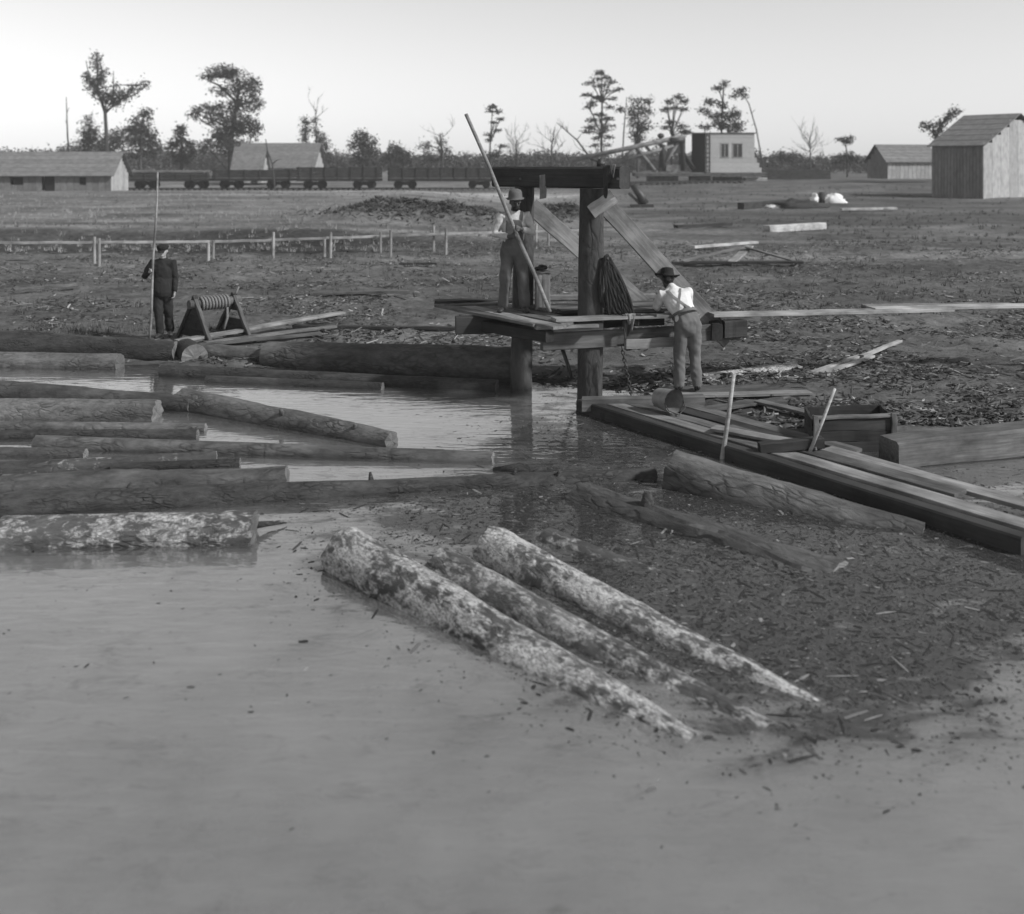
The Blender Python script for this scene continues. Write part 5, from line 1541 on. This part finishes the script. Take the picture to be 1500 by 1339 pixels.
def person(label, org, J, skin, shirt, trousers, facing, extras):
    """J: joints in metres from the point between the feet, picture-right = +x, away = +y"""
    o0 = Vector(org)
    r = empty('person', org, label, 'person')
    W = lambda k: o0 + Vector(J[k])
    side = Vector(facing).cross(Vector((0, 0, 1))).normalized()
    # body (continuous)
    mb = MB()
    mb.capsule([W('hip'), W('waist'), W('chest'), W('neck_base')], [(.145, .10), (.13, .095), (.155, .105), (.07, .065)], 16, side=side)
    mb.capsule([W('neck_base'), W('neck'), W('head') + Vector((0, 0, -.03))], [.062, .056, .054], 10)
    m, q = head(mb, W('head'), J['look'], J.get('head_up', (0, 0, 1)))
    for s in ('l', 'r'):
        mb.capsule([W('hip') + (W('hip_' + s) - W('hip')) * .9, W('knee_' + s), W('ankle_' + s)], [.080, .056, .042], 12)
        mb.capsule([W('ankle_' + s) + Vector((0, 0, -.03)), W('toe_' + s)], [.035, .03], 9)
        mb.capsule([W('chest').lerp(W('sh_' + s), .75), W('sh_' + s), W('el_' + s), W('wr_' + s)], [.055, .052, .040, .028], 11)
        ai = W('ha_' + s) - W('wr_' + s)
        hand(mb, W('wr_' + s), ai, J['palm_' + s], J['grip_' + s])
    remeshed(mb, 'body', skin, r, .0075, 2)
    for sx in (-1, 1):
        e = MB(); e.ball(q(sx * .032, .088, .010), .011, 8, 6); e.build('eye', MT['hat_black'], r)
    # shirt
    mb = MB()
    sh = J.get('bulk', 1.0)
    mb.capsule([W('hip').lerp(W('waist'), .45), W('waist'), W('chest'), W('chest').lerp(W('neck_base'), .7), W('neck_base').lerp(W('neck'), .25)], [(.165 * sh, .12 * sh), (.163 * sh, .122 * sh), (.195 * sh, .138 * sh), (.12, .10), (.075, .072)], 18, side=side)
    for s in ('l', 'r'):
        end = W('el_' + s).lerp(W('wr_' + s), J.get('cuff', .85))
        mb.capsule([W('chest').lerp(W('sh_' + s), .6), W('sh_' + s), W('sh_' + s).lerp(W('el_' + s), .5), W('el_' + s), end], [.085, .082, .070, .060, .050], 12)
    mb.capsule([W('sh_l').lerp(W('chest'), .2) + Vector((0, 0, .01)), W('neck_base'), W('sh_r').lerp(W('chest'), .2) + Vector((0, 0, .01))], [.062, .072, .062], 12)
    remeshed(mb, 'shirt', shirt, r, .011, 3, .016, 6, 1.3 + o0.x)
    # trousers
    mb = MB()
    mb.capsule([W('hip') + (W('waist') - W('hip')) * .85, W('hip'), W('hip') + Vector((0, 0, -.06))], [(.172 * sh, .132 * sh), (.185, .15), (.17, .13)], 18, side=side)
    for s in ('l', 'r'):
        hp = W('hip_' + s); kn = W('knee_' + s); an = W('ankle_' + s)
        mb.capsule([hp + Vector((0, 0, .02)), hp.lerp(kn, .35), kn, kn.lerp(an, .5), an + Vector((0, 0, .015))], [.108, .102, .086, .082, .080], 14)
    remeshed(mb, 'trousers', trousers, r, .011, 3, .016, 6.5, 4.1 + o0.x)
    for s in ('l', 'r'):
        mb = MB()
        a, t = W('ankle_' + s), W('toe_' + s)
        mb.capsule([a + Vector((0, 0, .06)), a + Vector((0, 0, -.035))], [(.056, .052), (.05, .05)], 12)
        mb.capsule([a.lerp(t, -.25) + Vector((0, 0, -.04)), a.lerp(t, .4) + Vector((0, 0, -.02)), t], [(.042, .036), (.05, .042), (.046, .034)], 12, side=(t - a).cross(Vector((0, 0, 1))))
        remeshed(mb, 'boot', 'leather', r, .009, 2)
    extras(r, W, m, q, side)
    return r

def lathe(mb, c, ax, prof, seg=24, wob=None):
    ax = Vector(ax).normalized()
    a = Vector((1, 0, 0)); a = (a - ax * a.dot(ax)).normalized(); b = ax.cross(a)
    n = len(prof); s = len(mb.v)
    for (rad, h) in prof:
        for k in range(seg):
            th = math.tau * k / seg
            w = wob(th, rad) if wob else 0
            mb.v.append(Vector(c) + a * (rad * math.cos(th)) + b * (rad * 1.12 * math.sin(th)) + ax * (h + w))
    for i in range(n - 1):
        for k in range(seg):
            k2 = (k + 1) % seg
            mb.f.append([s + i * seg + k, s + i * seg + k2, s + (i + 1) * seg + k2, s + (i + 1) * seg + k]); mb.m.append(0); mb.sm.append(True)
def strap(mb, pts, w, t=.006):
    for i in range(len(pts) - 1): mb.bar(pts[i], pts[i + 1], w, t, 0, up=(0, -1, .2))

def ribbon(name, pts, nrms, w, mat, parent):
    mb = MB(); vs = []
    for i, p in enumerate(pts):
        p = Vector(p); t = (Vector(pts[min(i + 1, len(pts) - 1)]) - Vector(pts[max(i - 1, 0)])).normalized()
        s = t.cross(Vector(nrms[i])).normalized() * w / 2
        n = Vector(nrms[i]).normalized() * .005
        vs += [p - s, p + s, p + s + n, p - s + n]
    fs = []
    for i in range(len(pts) - 1):
        a = i * 4
        for k in range(4): fs.append((a + k, a + (k + 1) % 4, a + 4 + (k + 1) % 4, a + 4 + k))
    fs += [(3, 2, 1, 0), tuple(len(vs) - 4 + k for k in range(4))]
    mb.add(vs, fs, 0, False)
    return mb.build(name, MT[mat], parent)

from mathutils.bvhtree import BVHTree
def conform(child_name, root, pts, outward, w, mat, name, lift=.007):
    """lay a strap on the cloth: each point is dropped onto the named garment along -outward"""
    trees = []
    for c in root.children:
        if c.name.split('.')[0] in child_name:
            mw = WM[c.name]
            trees.append(BVHTree.FromPolygons([mw @ v.co for v in c.data.vertices], [tuple(p.vertices) for p in c.data.polygons]))
    fine, out, nr = [], [], []
    for i in range(len(pts) - 1):
        for k in range(5): fine.append((Vector(pts[i]).lerp(Vector(pts[i + 1]), k / 5), Vector(outward[i]).lerp(Vector(outward[i + 1]), k / 5).normalized()))
    fine.append((Vector(pts[-1]), Vector(outward[-1]).normalized()))
    for p, n in fine:
        best = None
        for t in trees:
            h = t.ray_cast(p + n * .35, -n, .6)
            if h[0] is not None and (best is None or (h[0] - p).dot(n) > (best - p).dot(n)): best = h[0]
        out.append((best if best is not None else p) + n * lift); nr.append(n)
    # ease out single-point jumps
    for _ in range(2): out = [out[0]] + [(out[i - 1] + out[i] * 2 + out[i + 1]) / 4 for i in range(1, len(out) - 1)] + [out[-1]]
    return ribbon(name, out, nr, w, mat, root)

# --- man with the pole on the stage
A0 = Vector((0.03, 15.17, 1.205))
pole_h = P(754, 335, 14.90)
pole_b = Vector((0.55, 14.86, 1.25))
dirp = (pole_h - pole_b).normalized()
# extend upward until it meets the photo row of its tip
lo, hi = 0.5, 6.0
for _ in range(50):
    mid = (lo + hi) / 2; q_ = pole_b + dirp * mid
    if HY + (H - q_.z) * F / q_.y > 167: lo = mid
    else: hi = mid
pole_t = pole_b + dirp * lo
mb = MB(); n = 8
mb.tube([pole_b.lerp(pole_t, i / n) + Vector((.008 * math.sin(i * 1.3), 0, 0)) for i in range(n + 1)], [.030 - .004 * i / n for i in range(n + 1)], 10)
tag(mb.build('pike_pole', MT['pole_wood'], org=pole_b), 'long thick wooden pole slanting through the hands of the man on the stage', 'pole')
def on_pole(z):
    return pole_b + (pole_t - pole_b) * ((z - pole_b.z) / (pole_t.z - pole_b.z)) - A0
hl, hr_ = on_pole(A0.z + 1.15), on_pole(A0.z + 1.27)
JA = dict(hip=(0, 0, .95), waist=(0, .0, 1.10), chest=(.0, .01, 1.30), neck_base=(.005, .0, 1.46), neck=(.01, -.02, 1.53), head=(.02, -.05, 1.63), look=(.25, -1, -.35), head_up=(0, -.2, 1),
    hip_l=(-.095, 0, .90), knee_l=(-.13, -.03, .50), ankle_l=(-.165, .0, .10), toe_l=(-.21, -.15, .035),
    hip_r=(.095, 0, .90), knee_r=(.12, -.05, .50), ankle_r=(.155, .0, .10), toe_r=(.19, -.15, .035),
    sh_l=(-.19, .0, 1.42), el_l=(-.275, -.04, 1.15), wr_l=(hl.x - .10, hl.y + .05, hl.z - .02), ha_l=(hl.x - .01, hl.y + .012, hl.z), palm_l=(0.2, -.9, .3), grip_l=.9,
    sh_r=(.19, .0, 1.42), el_r=(.27, -.05, 1.19), wr_r=(hr_.x + .10, hr_.y + .05, hr_.z - .03), ha_r=(hr_.x + .01, hr_.y + .012, hr_.z), palm_r=(-.2, -.9, .3), grip_r=.9, cuff=.7)
def extA(r, W, m, q, side):
    mb = MB()
    up = m @ Vector((0, -.22, 1))
    lathe(mb, q(0, -.012, .062), up, [(.0005, .135), (.05, .132), (.085, .115), (.100, .08), (.104, .03), (.106, .0), (.128, -.012), (.136, -.004), (.128, -.018), (.100, -.006)], 26)
    mb.build('hat', MT['hat'], r)
    # overall bib and straps over the shirt
    mb = MB()
    c = W('chest')
    mb.capsule([W('waist') + Vector((0, -.105, -.02)), c + Vector((0, -.128, -.06)), c + Vector((0, -.132, .06))], [(.14, .022), (.13, .02), (.115, .016)], 16, side=side)
    remeshed(mb, 'bib', 'denim', r, .008, 2, .003, 10)
    for sx in (-1, 1):
        pts = [c + Vector((sx * .10, -.145, .05)), W('neck_base') + Vector((sx * .11, -.095, -.025)), W('neck_base') + Vector((sx * .105, -.01, .045)), W('chest') + Vector((sx * .09, .135, .02)), W('waist') + Vector((sx * .07, .145, 0))]
        conform(('shirt',), r, pts, [(0, -1, .3), (0, -1, .6), (0, 0, 1), (0, 1, .4), (0, 1, 0)], .042, 'denim', 'strap')
    mb = MB(); mb.ball(q(0, .055, -.075), (.058, .05, .05), 12, 8)
    remeshed(mb, 'beard', 'hat_black', r, .008, 2, .004, 30)
person('man in pale shirt, bib overalls and round hat standing on the stage gripping a pole', A0, JA, 'skin', 'shirt', 'denim', (0, -1, 0), extA)

# --- man bending over the deck, seen from behind
B0 = Vector((2.52, 14.64, 0.145))
JB = dict(hip=(-.01, .0, .97), waist=(-.05, .07, 1.11), chest=(-.13, .24, 1.30), neck_base=(-.18, .35, 1.42), neck=(-.205, .40, 1.47), head=(-.235, .45, 1.555), look=(-.3, .95, -.35), head_up=(0, .5, 1),
    hip_l=(-.10, .0, .93), knee_l=(-.115, .03, .50), ankle_l=(-.13, -.02, .10), toe_l=(-.15, .13, .035),
    hip_r=(.085, .0, .93), knee_r=(.10, .05, .50), ankle_r=(.13, .0, .10), toe_r=(.16, .15, .035),
    sh_l=(-.33, .28, 1.35), el_l=(-.41, .33, 1.16), wr_l=(-.375, .44, 1.125), ha_l=(-.35, .53, 1.12), palm_l=(0, 0, -1), grip_l=.1,
    sh_r=(.05, .32, 1.38), el_r=(.09, .46, 1.20), wr_r=(.02, .60, 1.135), ha_r=(-.02, .69, 1.13), palm_r=(0, 0, -1), grip_r=.1, cuff=.9, bulk=1.06)
def extB(r, W, m, q, side):
    mb = MB()
    up = m @ Vector((0, -.12, 1))
    lathe(mb, q(0, -.01, .058), up, [(.0005, .105), (.05, .112), (.078, .105), (.090, .08), (.098, .03), (.102, .0), (.15, -.012), (.185, -.004), (.187, -.010), (.15, -.020), (.098, -.008)], 28, lambda th, rad: (.02 * math.cos(2 * th) if rad > .14 else 0))
    mb.build('hat', MT['hat_black'], r)
    mb = MB(); mb.capsule([q(0, -.05, -.03), q(0, -.05, .04)], [(.078, .055), (.082, .07)], 12)
    remeshed(mb, 'hair', 'hat_black', r, .009, 2, .003, 20)
    # braces crossing on the back, sitting just off the shirt
    ax = (W('chest') - W('waist')).normalized()
    bn = Vector((0, -1, 0)); bn = (bn - ax * bn.dot(ax)).normalized()
    sd = ax.cross(bn)
    nrm = bn
    for sx in (-1, 1):
        pts = [W('waist') + (W('chest') - W('waist')) * t + sd * (sx * off) for (t, off) in ((-.25, .085), (.1, .06), (.5, .0), (.9, -.06), (1.3, -.10))]
        conform(('shirt', 'trousers'), r, pts, [bn, bn, bn, bn, (bn + Vector((0, 0, .8))).normalized()], .034, 'strap', 'suspender')
    mb = MB()
    lathe(mb, W('hip') + (W('waist') - W('hip')) * .9, W('waist') - W('hip'), [(.182, -.022), (.190, -.02), (.190, .02), (.182, .022)], 28)
    mb.build('waistband', MT['denim2'], r)
person('man in white shirt, suspenders and black hat bending over the deck edge', B0, JB, 'skin', 'shirt_white', 'denim2', (0, 1, 0), extB)

# --- man in black on the far log, with an upright pole
C0 = P(238, 494, 19.1)
C0 = Vector((C0.x, C0.y, C0.z))
pb, pt = P(219, 499, 18.85), P(231.5, 252, 18.95)
mb = MB(); mb.tube([pb.lerp(pt, i / 6) + Vector((.01 * math.sin(i * 1.7), 0, 0)) for i in range(7)], [.024, .024, .023, .022, .021, .02, .017], 9)
tag(mb.build('pike_pole', MT['pole_wood'], org=pb), 'long upright pole held by the man dressed in black', 'pole')
gp = pb + (pt - pb) * ((C0.z + 1.27 - pb.z) / (pt.z - pb.z)) - C0
JC = dict(hip=(0, 0, .93), waist=(.0, .0, 1.08), chest=(.0, .02, 1.28), neck_base=(.005, .01, 1.43), neck=(.01, -.01, 1.50), head=(.015, -.03, 1.60), look=(.1, -1, -.25), head_up=(0, -.1, 1),
    hip_l=(-.09, 0, .89), knee_l=(-.06, -.06, .50), ankle_l=(-.03, -.05, .10), toe_l=(-.06, -.20, .035),
    hip_r=(.09, 0, .89), knee_r=(.10, .03, .50), ankle_r=(.075, .20, .10), toe_r=(.13, .06, .035),
    sh_l=(-.19, .0, 1.39), el_l=(-.33, .02, 1.14), wr_l=(gp.x - .09, gp.y + .06, gp.z - .04), ha_l=(gp.x - .005, gp.y + .015, gp.z), palm_l=(.3, -.9, .2), grip_l=.9,
    sh_r=(.19, .0, 1.39), el_r=(.235, .03, 1.10), wr_r=(.245, -.05, .86), ha_r=(.245, -.08, .77), palm_r=(-.6, -.4, 0), grip_r=.35, cuff=.92, bulk=1.08)
def extC(r, W, m, q, side):
    mb = MB(); up = m @ Vector((0, -.15, 1))
    lathe(mb, q(0, -.01, .05), up, [(.0005, .085), (.06, .083), (.095, .065), (.108, .04), (.100, .005), (.092, -.01)], 24)
    b0 = len(mb.v)
    mb.add([q(-.07, .07, .055), q(.07, .07, .055), q(.055, .14, .035), q(0, .155, .03), q(-.055, .14, .035), q(-.07, .07, .048), q(.07, .07, .048), q(.055, .14, .028), q(0, .155, .023), q(-.055, .14, .028)], [(0, 4, 3, 2, 1), (5, 6, 7, 8, 9), (0, 5, 9, 4), (4, 9, 8, 3), (3, 8, 7, 2), (2, 7, 6, 1)], 0, True)
    mb.build('cap', MT['hat_black'], r)
    # jacket skirt over the hips
    mb = MB(); mb.capsule([W('waist'), W('hip'), W('hip') + Vector((0, 0, -.08))], [(.185, .14), (.2, .16), (.205, .165)], 18, side=side)
    remeshed(mb, 'jacket_skirt', 'black_cloth', r, .012, 2, .006, 8)
person('man dressed all in black with cap standing on logs with a long pole', C0, JC, 'skin_pale', 'black_cloth', 'black_cloth', (0, -1, 0), extC)

bpy.data.scenes.remove(BENCH)
# ---------------------------------------------------------------- haze
mb = MB()
mb.box((0, 310, 11.5), (1000, 700, 26))
hz = mb.build('haze', bpy.data.materials.new('air'), org=(0, 310, 11.5))
am = hz.data.materials[0]; am.use_nodes = True
nt = am.node_tree; nt.nodes.clear()
pv = nt.nodes.new('ShaderNodeVolumePrincipled'); pv.inputs['Color'].default_value = (1, 1, 1, 1); pv.inputs['Density'].default_value = 0.00042
pv.inputs['Anisotropy'].default_value = 0.0
om = nt.nodes.new('ShaderNodeOutputMaterial'); nt.links.new(pv.outputs[0], om.inputs['Volume'])
tag(hz, kind='stuff')
